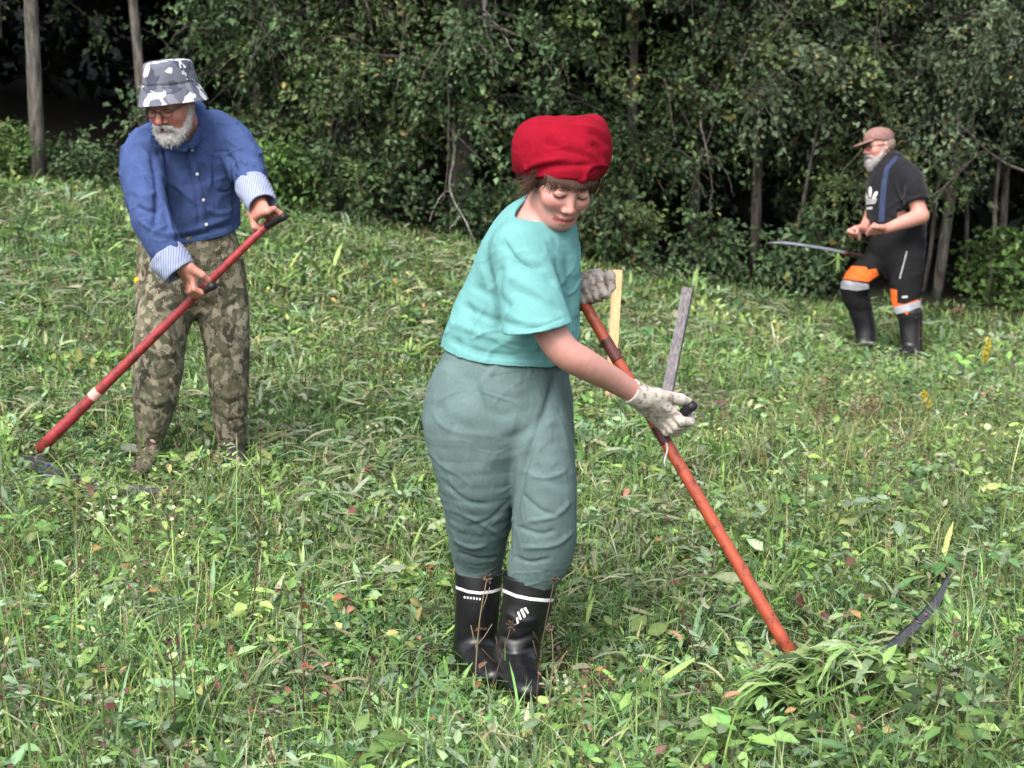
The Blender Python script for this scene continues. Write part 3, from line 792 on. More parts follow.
class Tube:
    """elliptical loft along a smooth path; a = half width along wdir, b = half depth"""
    def __init__(s, pts, a, b, wdir=(1, 0, 0), n=None, pw=2.0):
        pts = np.asarray(pts, float); m = len(pts)
        n = n or 4 * (m - 1) + 1
        a = np.broadcast_to(np.asarray(a, float), (m,)); b = np.broadcast_to(np.asarray(b, float), (m,))
        R = catmull(np.hstack([pts, a[:, None], b[:, None]]), n)
        s.p, s.a, s.b = R[:, :3], np.maximum(R[:, 3], 0.004), np.maximum(R[:, 4], 0.004)
        tan = np.gradient(s.p, axis=0); tan /= np.linalg.norm(tan, axis=1)[:, None]
        wd = np.asarray(wdir, float)
        s.w = wd[None] - tan * (tan @ wd)[:, None]; s.w /= np.linalg.norm(s.w, axis=1)[:, None]
        s.t = tan; s.pw = pw
        s.c = (s.p.max(0) + s.p.min(0)) / 2; s.R = np.linalg.norm(s.p - s.c, axis=1).max() + max(s.a.max(), s.b.max())
    def __call__(s, p):
        best = np.full(len(p), 1e9)
        pc = (p.max(0) + p.min(0)) / 2; pr = np.linalg.norm(p.max(0) - p.min(0)) / 2
        md = np.linalg.norm((s.p[1:] + s.p[:-1]) / 2 - pc, axis=1)
        lim = md.min() + 2 * pr + 0.03
        for i in range(len(s.p) - 1):
            if md[i] > lim: continue
            A, B = s.p[i], s.p[i + 1]; ba = B - A; L2 = ba @ ba
            q = p - A; t = np.clip(q @ ba / L2, 0, 1)
            q = q - t[:, None] * ba
            w = s.w[i] + (s.w[i + 1] - s.w[i]) * 0.5; tx = ba / math.sqrt(L2); w = unit(w - tx * (w @ tx)); v = np.cross(tx, w)
            a = s.a[i] + (s.a[i + 1] - s.a[i]) * t; b = s.b[i] + (s.b[i + 1] - s.b[i]) * t
            mn = np.minimum(a, b)
            x, y, z = np.abs(q @ w) / a, np.abs(q @ v) / b, np.abs(q @ tx) / mn
            mm = np.sqrt(x * x + y * y + z * z) if s.pw == 2.0 else ((x ** s.pw + y ** s.pw) ** (2 / s.pw) + z * z) ** 0.5
            best = np.minimum(best, (mm - 1) * mn)
        return best

class Local:
    """a field given in local coordinates: world = o + M @ local * s"""
    def __init__(s, f, o, M, R, sc=1.0): s.f = f; s.c = np.array(o, float); s.M = np.array(M, float); s.R = R; s.sc = sc
    def __call__(s, p): return s.f((p - s.c) @ s.M / s.sc) * s.sc

def smin(a, b, k):
    h = np.maximum(k - np.abs(a - b), 0) / k
    return np.minimum(a, b) - h * h * k * 0.25

class U:
    """smooth union / subtraction of parts: list of (field, k) or (field, k, '-')"""
    def __init__(s, *parts, k=0.02): s.parts = [(q if isinstance(q, tuple) else (q, k)) for q in parts]
    def add(s, f, k=0.02, op='+'): s.parts.append((f, k, op)); return s
    @property
    def bound(s):
        lo = np.min([q[0].c - q[0].R for q in s.parts if len(q) < 3 or q[2] == '+'], 0); hi = np.max([q[0].c + q[0].R for q in s.parts if len(q) < 3 or q[2] == '+'], 0)
        return lo - 0.03, hi + 0.03
    def __call__(s, p):
        lo, hi = p.min(0), p.max(0)
        d = np.full(len(p), 0.5)
        for q in s.parts:
            f, k = q[0], q[1]; op = q[2] if len(q) > 2 else '+'
            if hasattr(f, 'R') and f.R is not None:
                gap = np.linalg.norm(np.maximum(np.maximum(lo - f.c, f.c - hi), 0)) - f.R
                if gap > 0.06: continue
            e = f(p)
            if op == '+': d = smin(d, e, k)
            elif op == '-': d = -smin(-d, e, k)
            elif op == '&': d = -smin(-d, -e, k)
        return d

class Cut:
    """keeps the side of the plane where (p - o) . n < 0"""
    def __init__(s, o, n): s.o = np.array(o, float); s.n = unit(n); s.R = None
    def __call__(s, p): return (p - s.o) @ s.n

def surface(f, lo, hi, h):
    """surface nets on sparse blocks, then the vertices are pulled onto the surface; returns V, quads, normals"""
    lo = np.asarray(lo, float); hi = np.asarray(hi, float)
    B = 8; Hc = B * h
    nb = np.ceil((hi - lo) / Hc).astype(int) + 1
    I = np.stack(np.meshgrid(*[np.arange(k) for k in nb], indexing='ij'), -1).reshape(-1, 3)
    c = lo + (I + 0.5) * Hc
    keepb = []
    for s0 in range(0, len(c), 2048):
        keepb.append(np.abs(f(c[s0:s0 + 2048])) < Hc * 1.05)
    I = I[np.concatenate(keepb)]
    gk = I // 3; I = I[np.lexsort((gk[:, 2], gk[:, 1], gk[:, 0]))]
    g = np.stack(np.meshgrid(*[np.arange(B + 1)] * 3, indexing='ij'), -1).reshape(-1, 3)
    N = nb * B + 2
    key = lambda ijk: (ijk[..., 0] * N[1] + ijk[..., 1]) * N[2] + ijk[..., 2]
    keys, verts, S = [], [], []
    n9 = B + 1
    for s0 in range(0, len(I), 12):
        blk = I[s0:s0 + 12]
        idx = blk[:, None] * B + g[None]
        val = f((lo + idx.reshape(-1, 3) * h)).reshape(len(blk), n9, n9, n9)
        corner = [val[:, dx:dx + B, dy:dy + B, dz:dz + B] for dx in (0, 1) for dy in (0, 1) for dz in (0, 1)]
        cs = np.stack(corner, -1)
        ins = cs < 0
        act = ins.any(-1) & ~ins.all(-1)
        w_ = np.nonzero(act)
        if not len(w_[0]): continue
        cv = cs[w_]; ijk = blk[w_[0]] * B + np.stack(w_[1:], -1)
        offs = np.array([(dx, dy, dz) for dx in (0, 1) for dy in (0, 1) for dz in (0, 1)], float)
        acc = np.zeros((len(cv), 3)); cn = np.zeros(len(cv))
        for a in range(8):
            for b2 in range(a + 1, 8):
                if bin(a ^ b2).count('1') != 1: continue
                m = (cv[:, a] < 0) != (cv[:, b2] < 0)
                t = cv[:, a] / np.where(np.abs(cv[:, a] - cv[:, b2]) < 1e-12, 1e-12, cv[:, a] - cv[:, b2])
                acc[m] += (offs[a] + (offs[b2] - offs[a]) * t[:, None])[m]; cn[m] += 1
        verts.append(lo + (ijk + acc / cn[:, None]) * h); keys.append(key(ijk)); S.append(cv < 0)
    verts = np.vstack(verts); keys = np.concatenate(keys); S = np.vstack(S)
    order = np.argsort(keys); keys, verts, S = keys[order], verts[order], S[order]
    st = np.array([N[1] * N[2], N[2], 1])
    quads = []
    bit = {0: 4, 1: 2, 2: 1}
    for ax in range(3):
        u, v = (ax + 1) % 3, (ax + 2) % 3
        s0, s1 = S[:, 0], S[:, bit[ax]]
        m = np.nonzero(s0 != s1)[0]
        k0 = keys[m]
        idx = []; ok = np.ones(len(m), bool)
        for off in (0, st[u], st[u] + st[v], st[v]):
            kk = k0 - off; j = np.searchsorted(keys, kk); j = np.minimum(j, len(keys) - 1); ok &= keys[j] == kk; idx.append(j)
        Q = np.stack(idx, -1)[ok]; fl = s0[m][ok]
        Q[fl] = Q[fl][:, ::-1]
        quads.append(Q[:, ::-1])
    Q = np.vstack(quads)
    nrm = None
    for it in range(2):
        nv = len(verts); gr = np.zeros((nv, 3)); e = h * 0.25
        ordv = np.argsort(key(np.floor((verts - lo) / (h * 12)).astype(np.int64)))
        d0 = np.zeros(nv)
        for s0 in range(0, nv, 1500):
            ix = ordv[s0:s0 + 1500]; p = verts[ix]; d0[ix] = f(p)
            for a in range(3):
                dp = np.zeros(3); dp[a] = e
                gr[ix, a] = (f(p + dp) - d0[ix]) / e
        gl = np.linalg.norm(gr, axis=1) + 1e-9
        nrm = gr / gl[:, None]
        if it == 1: break
        stp = np.clip(d0 / np.maximum(gl, 0.25), -0.7 * h, 0.7 * h)
        verts = verts - nrm * stp[:, None]
    return verts, Q, nrm

def relax(V, Q, it=1, lam=0.5):
    """a little Laplacian smoothing"""
    n = len(V)
    for _ in range(it):
        acc = np.zeros_like(V); cnt = np.zeros(n)
        for a, b2 in ((0, 1), (1, 2), (2, 3), (3, 0)):
            np.add.at(acc, Q[:, a], V[Q[:, b2]]); np.add.at(cnt, Q[:, a], 1)
            np.add.at(acc, Q[:, b2], V[Q[:, a]]); np.add.at(cnt, Q[:, b2], 1)
        V = V * (1 - lam) + lam * acc / np.maximum(cnt, 1)[:, None]
    return V

def fold_noise(V, sc, stretch, seed, sharp=True):
    """cloth-like ridges: noise stretched along `stretch` (vector), domain warped"""
    d = unit(stretch); q = V - np.outer(V @ d, d) * 0.72
    q = q * sc + 0.35 * np.stack([vnoise(V * sc * 0.7, seed + 1), vnoise(V * sc * 0.7, seed + 2), vnoise(V * sc * 0.7, seed + 3)], -1)
    n_ = vnoise(q, seed)
    return (1 - 2 * np.abs(n_)) if sharp else n_

def creases(V, sc, stretch, seed, wdt=0.30):
    """sharp narrow ridges, long along `stretch`, with smooth valleys between"""
    d = unit(stretch); q = V - np.outer(V @ d, d) * 0.80
    wp = np.stack([vnoise(V * sc * 0.45, seed + 1), vnoise(V * sc * 0.45, seed + 2), vnoise(V * sc * 0.45, seed + 3)], -1)
    n_ = np.abs(vnoise(q * sc + 0.6 * wp, seed))
    amp = np.clip(0.45 + 0.8 * vnoise(V * sc * 0.35, seed + 5), 0, 1.2)
    return np.clip(1 - n_ / wdt, 0, 1) ** 1.4 * amp - 0.15

def strokes(V, Nn, lst, facing=True):
    """sculpts folds: each stroke = (pixel polyline, width px, height m); ridge if height > 0, crease if < 0"""
    q = project(V)[:, :2]
    vis = np.clip(-((V - CAM) / np.linalg.norm(V - CAM, axis=1)[:, None] * Nn).sum(1) * 1.6, 0, 1)
    out = np.zeros(len(V))
    for pts, wd, hgt in lst:
        pts = catmull(np.array(pts, float), 14)
        best = np.full(len(V), 1e9); tt = np.zeros(len(V))
        for i in range(13):
            a, b2 = pts[i], pts[i + 1]; ba = b2 - a
            t = np.clip((q - a) @ ba / (ba @ ba + 1e-9), 0, 1)
            dd = np.linalg.norm(q - a - t[:, None] * ba, axis=1)
            m = dd < best; best[m] = dd[m]; tt[m] = (i + t[m]) / 13
        ends = np.clip(np.minimum(tt, 1 - tt) * 6 + 0.15, 0, 1)
        out += hgt * np.exp(-(best / wd) ** 2) * ends * vis
    return out

def grip_hand(A, u, r, n, sense, wrist, sc=1.0, glove=0.0, spread=0.0205, closed=1.0):
    """hand closed round a bar (axis point A, direction u, radius r). Fingers stack along u from index (+u) to little (-u).
    n: direction from the bar to the knuckles; sense: which way the fingers wrap"""
    u = unit(u); n = unit(np.array(n, float) - u * (np.array(n, float) @ u)); v = np.cross(u, n) * sense
    wrist = np.array(wrist, float); A = np.array(A, float)
    e = lambda deg: math.cos(math.radians(deg)) * n + math.sin(math.radians(deg)) * v
    parts = []; g = glove
    rad = [0.0098, 0.0102, 0.0098, 0.0086]; ln = [0.96, 1.03, 1.0, 0.88]
    Ks = []
    for i in range(4):
        off = (1.5 - i) * spread * sc
        R_ = r + 0.012 * sc + g
        K = A + u * off * 0.95 + e(-10) * (R_ + 0.010 * sc) * ln[i]
        Ks.append(K)
        p1 = A + u * off + e(50 * closed) * (R_ + 0.004 * sc) * ln[i]; p2 = A + u * off + e(118 * closed) * R_; p3 = A + u * off * 0.97 + e(178 * closed) * (R_ - 0.001)
        q = rad[i] * sc + g
        parts += [(Cone(K, p1, q * 1.12, q * 1.04), 0.004), (Cone(p1, p2, q * 1.05, q * 0.95), 0.003), (Cone(p2, p3, q * 0.96, q * 0.84), 0.003)]
    pal = []
    for i in range(4):
        W = wrist + u * (1.5 - i) * 0.010 * sc
        pal.append((Cone(W, Ks[i], 0.0165 * sc + g, 0.0125 * sc + g), 0.012))
    T0 = wrist * 0.55 + Ks[0] * 0.45 + u * 0.018 * sc - v * 0.012 * sc
    T1 = A + u * (1.5 * spread + 0.022) * sc + e(-62) * (r + 0.016 * sc + g)
    T2 = A + u * (1.5 * spread + 0.014) * sc + e(-118) * (r + 0.011 * sc + g)
    T3 = A + u * (1.5 * spread - 0.002) * sc + e(-160) * (r + 0.010 * sc + g)
    th = [(Cone(wrist, T0, 0.017 * sc + g, 0.0165 * sc + g), 0.014), (Cone(T0, T1, 0.0155 * sc + g, 0.0125 * sc + g), 0.008),
          (Cone(T1, T2, 0.0122 * sc + g, 0.0112 * sc + g), 0.004), (Cone(T2, T3, 0.0110 * sc + g, 0.0092 * sc + g), 0.003)]
    return pal + th + parts

def rot_face(yaw, pitch, roll):
    """local head axes (x image right, y up, z out of the face) -> world; yaw + turns to image right, pitch + bows, roll + tips the crown to image right"""
    cy, sy = math.cos(yaw), math.sin(yaw); cp, sp_ = math.cos(pitch), math.sin(pitch); cr, sr = math.cos(roll), math.sin(roll)
    Ry = np.array([[cy, 0, sy], [0, 1, 0], [-sy, 0, cy]]); Rx = np.array([[1, 0, 0], [0, cp, -sp_], [0, sp_, cp]]); Rz = np.array([[cr, sr, 0], [-sr, cr, 0], [0, 0, 1]])
    base = np.stack([RIGHT, UPC, -FWD], -1)
    return base @ Rz @ Ry @ Rx

def head_parts(male=False, smile=0.0, jaw=1.0, nose=1.0, chin=0.0, ear=1.0):
    """field of a head in local coordinates, eyes at y = 0"""
    E = Ell
    b = U(k=0.02)
    b.add(E((0, 0.030, -0.015), (0.073, 0.086, 0.095)), 0.02)
    b.add(E((0, -0.030, 0.018), (0.0615 * jaw, 0.088, 0.068)), 0.03)
    b.add(E((0, -0.078, 0.030), (0.045 * jaw, 0.036, 0.044)), 0.025)
    b.add(Ell((0, -0.103 + chin, 0.060), (0.019, 0.014, 0.019)), 0.018)
    for s_ in (-1, 1):
        b.add(Ell((s_ * 0.037, -0.028 + smile * 0.004, 0.058), (0.024, 0.021, 0.023)), 0.030)
        b.add(Cone((s_ * 0.054 * jaw, -0.06, 0.0), (s_ * 0.02 * jaw, -0.1 + chin, 0.055), 0.014, 0.014), 0.03)
    b.add(Cone((-0.03, 0.021, 0.075), (0.03, 0.021, 0.075), 0.012, 0.012), 0.016)
    for s_ in (-1, 1):
        b.add(Ell((s_ * 0.0315, 0.0, 0.098), (0.019, 0.0125, 0.017)), 0.014, '-')
        b.add(Ell((s_ * 0.0315, 0.0005, 0.0745), (0.0145, 0.0125, 0.0125)), 0.003)
        b.add(Cone((s_ * 0.020, 0.006, 0.0845), (s_ * 0.043, 0.006, 0.080), 0.0035, 0.003), 0.004)       # upper lid fold
    b.add(Cone((0, 0.010, 0.080), (0, -0.030, 0.0995 * (0.5 + 0.5 * nose)), 0.0075, 0.0095 * nose), 0.012)
    b.add(Ell((0, -0.034, 0.101 * (0.6 + 0.4 * nose)), (0.0105 * nose, 0.009, 0.0105)), 0.006)
    for s_ in (-1, 1):
        b.add(Ell((s_ * 0.0125 * nose, -0.0385, 0.0895), (0.0075 * nose, 0.0075, 0.0105)), 0.005)
        b.add(Ell((s_ * 0.006, -0.0455, 0.097), (0.0032, 0.0025, 0.0045)), 0.003, '-')
    c = smile * 0.006
    pts_u = [(-0.025 - c, -0.0665 + c * 1.2, 0.068), (-0.012, -0.0625, 0.0815), (0, -0.0635, 0.0845), (0.012, -0.0625, 0.0815), (0.025 + c, -0.0665 + c * 1.2, 0.068)]
    pts_l = [(-0.021 - c, -0.0695 + c * 0.8, 0.070), (-0.010, -0.0745, 0.0800), (0, -0.0758, 0.0825), (0.010, -0.0745, 0.0800), (0.021 + c, -0.0695 + c * 0.8, 0.070)]
    for i in range(4):
        b.add(Cone(pts_u[i], pts_u[i + 1], 0.0043, 0.0043), 0.006)
        b.add(Cone(pts_l[i], pts_l[i + 1], 0.0050, 0.0050), 0.006)
    mid = [(-0.026 - c, -0.068 + c * 1.3, 0.0735), (-0.012, -0.0685, 0.089), (0, -0.0695, 0.0915), (0.012, -0.0685, 0.089), (0.026 + c, -0.068 + c * 1.3, 0.0735)]
    for i in range(4): b.add(Cone(mid[i], mid[i + 1], 0.0016, 0.0016), 0.004, '-')
    for s_ in (-1, 1):
        Me = np.array([[1, 0, 0], [0, 1, 0], [0, 0, 1.0]]) @ np.array([[math.cos(0.35), 0, s_ * math.sin(0.35)], [0, 1, 0], [-s_ * math.sin(0.35), 0, math.cos(0.35)]])
        b.add(Ell((s_ * 0.077, -0.008, -0.012), (0.0085 * ear, 0.031 * ear, 0.019 * ear), Me), 0.006)
        b.add(Ell((s_ * 0.085, -0.004, -0.006), (0.006, 0.018, 0.010), Me), 0.004, '-')
    return b

def face_paint(L, skin, lip, brow, smile=0.0, lash=(0.05, 0.03, 0.025), open_=0.0, ruddy=(1.15, 0.80, 0.78), browamt=1.0):
    """skin, lips, brows, eyes and lashes by position on the head (local coordinates)"""
    x, y, z = L[:, 0], L[:, 1], L[:, 2]; ax = np.abs(x)
    c = np.tile(np.array(skin, float), (len(L), 1))
    def mix(mask, col): 
        nonlocal c
        c = c * (1 - mask[:, None]) + np.array(col)[None] * mask[:, None]
    g = lambda cx, cy, sx, sy: np.exp(-((ax - cx) / sx) ** 2 - ((y - cy) / sy) ** 2) * (z > 0.03)
    rd = np.clip(g(0.04, -0.032, 0.02, 0.017) * 0.7 + g(0.0, -0.034, 0.014, 0.014) * 0.7, 0, 1)
    c = c * (1 + rd[:, None] * (np.array(ruddy) - 1))
    k = smile * 0.006
    ly = -0.0690 + 0.30 * smile * ax ** 2 * 8
    lipm = smooth(0.0085, 0.0060, np.abs(y - ly - 0.0005)) * smooth(0.027 + k, 0.021 + k, ax) * (z > 0.05)
    mix(lipm * 0.8, lip)
    mix(smooth(0.0024, 0.0009, np.abs(y - ly)) * smooth(0.027 + k, 0.024 + k, ax) * (z > 0.05) * 0.75, np.array(lip) * 0.16)
    by = 0.019 + 0.004 * np.sin(np.clip((ax - 0.012) / 0.036, 0, 1) * 3.0) - 0.004 * smooth(0.035, 0.05, ax)
    mix(smooth(0.0042, 0.0018, np.abs(y - by)) * smooth(0.010, 0.015, ax) * smooth(0.052, 0.044, ax) * (z > 0.03) * browamt, brow)
    ey = -0.0035 - 0.0025 * (1 - ((ax - 0.0315) / 0.0145) ** 2)
    inn = smooth(0.0165, 0.0145, np.abs(ax - 0.0315)) * (z > 0.04)
    if open_ > 0:
        up = -0.0035 + 0.0075 * open_ * np.clip(1 - ((ax - 0.0315) / 0.0145) ** 2, 0, 1)
        opm = inn * (y > ey) * (y < up)
        mix(opm * 0.9, (0.55, 0.52, 0.50)); mix(opm * smooth(0.0062, 0.005, np.hypot(ax - 0.0315, y + 0.001)), (0.06, 0.05, 0.045))
        mix(inn * smooth(0.0022, 0.001, np.abs(y - up)), lash)
    else:
        mix(inn * smooth(0.0032, 0.0014, np.abs(y - ey)), lash)
    return c

def decal(polys, target, off=0.0015, step=3.0):
    """printed mark: pixel polygons subdivided and laid onto a mesh (V, Q) where the camera sees it; returns V, tris"""
    V, Q = target
    bvh = BVHTree.FromPolygons([tuple(v) for v in V], [tuple(int(i) for i in q) for q in Q])
    import bmesh
    outV, outT, n0 = [], [], 0
    for poly in polys:
        bm = bmesh.new()
        f = bm.faces.new([bm.verts.new((x, y, 0)) for x, y in poly])
        bmesh.ops.triangulate(bm, faces=bm.faces[:])
        for _ in range(5):
            es = [e for e in bm.edges if e.calc_length() > step]
            if not es: break
            bmesh.ops.subdivide_edges(bm, edges=es, cuts=1)
            bmesh.ops.triangulate(bm, faces=bm.faces[:])
        bm.verts.index_update(); vv = []; good = []
        for v in bm.verts:
            d = P(v.co.x, v.co.y, 1.0) - CAM
            hit, nn, _, _ = bvh.ray_cast(Vector(CAM), Vector(d).normalized())
            if hit is None: vv.append((0, 0, 0)); good.append(False)
            else:
                if nn.dot(Vector(d)) > 0: nn = -nn
                vv.append(tuple(hit + nn * off)); good.append(True)
        seen = set(); keepi = None; best = 0
        for v0 in bm.verts:                                   # only the largest connected piece is printed
            if v0.index in seen or not good[v0.index]: continue
            st_ = [v0]; seen.add(v0.index); comp = {v0.index}
            while st_:
                a = st_.pop()
                for e in a.link_edges:
                    o_ = e.other_vert(a)
                    if o_.index in seen or not good[o_.index]: continue
                    if abs((Vector(vv[o_.index]) - Vector(CAM)).length - (Vector(vv[a.index]) - Vector(CAM)).length) > 0.05: continue
                    seen.add(o_.index); comp.add(o_.index); st_.append(o_)
            if len(comp) > best: best = len(comp); keepi = comp
        for f in bm.faces:
            ids = [v.index for v in f.verts]
            if keepi is not None and ids[0] not in keepi: continue
            if all(good[i] for i in ids) and max(abs((Vector(vv[i]) - Vector(CAM)).length - (Vector(vv[ids[0]]) - Vector(CAM)).length) for i in ids) < 0.05: outT.append([i + n0 for i in ids])
        outV += vv; n0 += len(vv); bm.free()
    outV, outT = np.array(outV, float), np.array(outT, int).reshape(-1, 3)
    ids, inv = np.unique(outT, return_inverse=True)
    return outV[ids] if len(ids) else outV, inv.reshape(-1, 3)

def shell_patch(V, Q, Nn, mask, off=0.003):
    """cloth patch: the faces whose corners are all in the mask, lifted off the surface"""
    m = mask[Q].all(1); Qs = Q[m]; ids, inv = np.unique(Qs, return_inverse=True)
    return V[ids] + Nn[ids] * off, inv.reshape(-1, 4)

def ribbon_hair(name, curves, width, mat, parent, colf):
    """many fine tapered strands"""
    Vs, Fs, Cs = [], [], []; n0 = 0
    for c, w_ in curves:
        c = np.asarray(c); m = len(c); tan = np.gradient(c, axis=0); view = c - CAM
        sd = np.cross(tan, view); sd /= np.linalg.norm(sd, axis=1)[:, None] + 1e-9
        sd = sd * (w_ / 2 * np.linspace(1, 0.25, m))[:, None]
        V = np.stack([c - sd, c + sd], 1).reshape(-1, 3)
        i = np.arange(m - 1)[:, None] * 2
        Fs.append(i + np.array([[0, 1, 3, 2]]) + n0); n0 += len(V); Vs.append(V); Cs.append(np.tile(colf(), (len(V), 1)))
    return mesh_np(name, np.vstack(Vs), [np.vstack(Fs)], mat, parent, col=np.vstack(Cs))

def skin_mat(name):
    return material(name, attr=True, rough=0.5, spec=0.4, var=0.08, vscale=45, bump=0.06, bscale=420, sss=0.25)
# ------------------------------------------------------------------ the woman in front
def px2m(px, d): return px * d / FPX

def sil_tube(st, wdir=(1, 0, 0), n=None, pw=2.0):
    """stations: (px, py, depth, half width px, half depth m)"""
    return Tube([P(a, b, d) for a, b, d, hw, bb in st], [px2m(hw, d) for a, b, d, hw, bb in st], [bb for *_, bb in st], wdir, n, pw)

def plane3(a, b, c, toward):
    n = np.cross(b - a, c - a)
    if n @ (np.array(toward) - a) < 0: n = -n
    return Cut(a, n)

m_skin_w = skin_mat("skin")
m_shirt_w = material("turquoise_jersey", srgb(108, 162, 162), rough=0.95, spec=0.08, fine=0.05, var=0.07, vscale=9, bump=0.25, bscale=700, crease=0.3, cscale=15)
m_trs_w = material("grey_green_twill", srgb(97, 117, 116), rough=0.95, spec=0.08, fine=0.09, var=0.14, vscale=12, bump=0.3, bscale=520, crease=0.38, cscale=20)
m_red = material("red_linen", srgb(138, 15, 36), rough=0.95, spec=0.08, fine=0.08, var=0.10, vscale=25, bump=0.35, bscale=520, crease=0.4, cscale=24)
m_rubber = material("black_rubber", (0.007, 0.007, 0.009), rough=0.36, spec=0.4, var=0.3, vscale=30, bump=0.06, bscale=120)
m_white_mark = material("white_print", (0.62, 0.62, 0.62), rough=0.7, var=0.15, vscale=120)
m_glove = material("knit_glove", attr=True, rough=0.95, spec=0.1, var=0.10, vscale=160, bump=0.9, bscale=620)
m_hair_b = material("brown_hair", attr=True, rough=0.7, spec=0.15, var=0.1)

W0 = P(505, 694, 4.47)
Wt = thing("person", "woman in a red headscarf, turquoise T-shirt and grey-green trousers swinging a scythe", "person", (W0[0], W0[1], float(H(W0[0], W0[1]))))
# head frame
Wh = P(561, 180.5, 4.30); WM = rot_face(math.radians(22), math.radians(34), math.radians(1.5))
wl = lambda x, y, z: Wh + WM @ np.array([x, y, z])
whead = head_parts(smile=1.0, jaw=0.85, nose=0.95, chin=0.017, ear=0.6)
wsh, wel, wwr = P(517, 252, 4.29), P(556, 347, 4.22), P(639, 396, 4.37)
lsh, lel, lwr = P(552, 250, 4.52), P(550, 308, 4.70), P(580, 299, 4.62)
# snath line and grips
SN_TOP, SN_END = P(582, 300, 4.53), P(796, 662, 4.44)
sn = lambda t: SN_TOP + (SN_END - SN_TOP) * t
SN_U = unit(SN_END - SN_TOP)
t_g = (433 - 300) / (662 - 300)
GR0 = sn(t_g); GR1 = P(694, 405, 4.40)
gr_u = unit(GR1 - GR0)
HR_A = GR0 + gr_u * 0.070
rn = -FWD - 0.25 * RIGHT + 0.35 * UPC
rh = grip_hand(HR_A, gr_u, 0.014, rn, 1, wwr, sc=0.96)
rhg = grip_hand(HR_A, gr_u, 0.014, rn, 1, wwr, sc=0.98, glove=0.0030)
HL_A = P(593, 290, 4.53)
lu = unit(RIGHT + 0.35 * UPC - 0.35 * FWD)
lh = grip_hand(HL_A, lu, 0.013, UPC - 0.3 * FWD - 0.2 * RIGHT, 1, lwr, sc=0.93)
lhg = grip_hand(HL_A, lu, 0.013, UPC - 0.3 * FWD - 0.2 * RIGHT, 1, lwr, sc=0.95, glove=0.003)

body = U()
body.add(Local(whead, Wh, WM, 0.16), 0.02)
body.add(Cone(wl(0, -0.055, -0.035), P(534, 228, 4.40), 0.050, 0.058), 0.025)
body.add(sil_tube([(537, 224, 4.38, 22, .06), (533, 245, 4.40, 40, .09), (525, 300, 4.44, 46, .10), (515, 350, 4.47, 52, .10), (505, 390, 4.47, 56, .11)]), 0.03)
body.add(Cone(P(528, 240, 4.34), wsh, 0.055, 0.052), 0.03)
body.add(Cone(P(543, 240, 4.44), lsh, 0.045, 0.045), 0.03)
ar = [.052, .047, .0425, .0405, .0385, .032, .0255]
body.add(Tube([wsh, P(534, 290, 4.25), P(549, 328, 4.23), P(564, 351, 4.225), P(585, 364, 4.25), P(615, 381, 4.32), wwr], ar, ar, (0, 1, 0)), 0.02).add(Cone(lsh, lel, 0.044, 0.038), 0.02)
body.add(Cone(lel, lwr, 0.040, 0.026), 0.02)
for q in rh + lh: body.add(*q)
for st in ([(487, 395, 4.45, 30, .09), (480, 440, 4.45, 30, .085), (481, 490, 4.48, 22, .06), (479, 560, 4.60, 17, .05), (476, 640, 4.63, 13, .04)],
           [(527, 395, 4.47, 30, .09), (538, 440, 4.43, 28, .085), (545, 490, 4.40, 22, .06), (533, 565, 4.45, 17, .05), (515, 648, 4.47, 13, .04)]):
    body.add(sil_tube(st), 0.03)
V, Q, N = surface(body, *body.bound, 0.0036)
skin = srgb(194, 144, 133)
Lc = (V - Wh) @ WM
C = np.tile(np.array(skin), (len(V), 1))
hd = (np.linalg.norm(Lc, axis=1) < 0.145) & (Lc[:, 1] > -0.125)
C[hd] = face_paint(Lc[hd], skin, srgb(172, 88, 84), srgb(62, 42, 36), smile=1.0, lash=srgb(58, 36, 30), browamt=1.0)
qv = project(V)
elb = np.exp(-(np.linalg.norm(V - (wel + np.array([0, 0, -0.02])), axis=1) / 0.05) ** 2)
C = C * (1 - elb[:, None] * np.array([0.03, 0.12, 0.12]))
wr_ = smooth(0.10, 0.0, np.linalg.norm(V - wwr, axis=1)); C = C * (1 - wr_[:, None] * np.array([0.0, 0.18, 0.15]))
mesh_np("body", V, [Q], m_skin_w, Wt, col=C)

# --- T-shirt
sh = U()
sh.add(sil_tube([(507, 392, 4.47, 68, .14), (509, 362, 4.47, 69, .146), (514, 330, 4.46, 65.5, .140), (523, 292, 4.44, 58, .135), (529, 262, 4.41, 52, .128), (535, 238, 4.395, 43, .105), (538, 221, 4.40, 29, .070), (537, 206, 4.41, 16, .048)], n=33), 0.02)
sh.add(Cone(P(531, 236, 4.35), P(519, 250, 4.30), 0.060, 0.066), 0.04)
sl_d = unit(P(538, 330, 4.22) - P(520, 255, 4.29))
sh.add(sil_tube([(518, 248, 4.29, 25, .066), (526, 280, 4.265, 31, .072), (537, 326, 4.225, 34.5, .078), (541, 350, 4.21, 36, .08)]), 0.03)
sh.add(sil_tube([(556, 238, 4.47, 23, .075), (554, 262, 4.56, 26, .075), (553, 292, 4.66, 27, .075)]), 0.03)
hem = plane3(P(443, 346, 4.47), P(577, 358, 4.47), P(512, 367, 4.33), P(505, 420, 4.5))
sl_cut = plane3(P(503, 334, 4.22), P(571, 321, 4.23), P(539, 333, 4.13), P(545, 400, 4.2))
class Body_cut:
    """hem cut only away from the sleeve, sleeve cut only near the sleeve"""
    R = None
    def __call__(s, p):
        arm = np.linalg.norm(np.cross(p - P(520, 255, 4.29), sl_d), axis=1) - 0.098
        ax = (p - P(520, 255, 4.29)) @ sl_d
        in_arm = (arm < 0) & (ax > 0.14) & ((p - P(530, 330, 4.335)) @ FWD < 0)
        return np.where(in_arm, sl_cut(p), hem(p))
sh.add(Body_cut(), 0.003, '&')
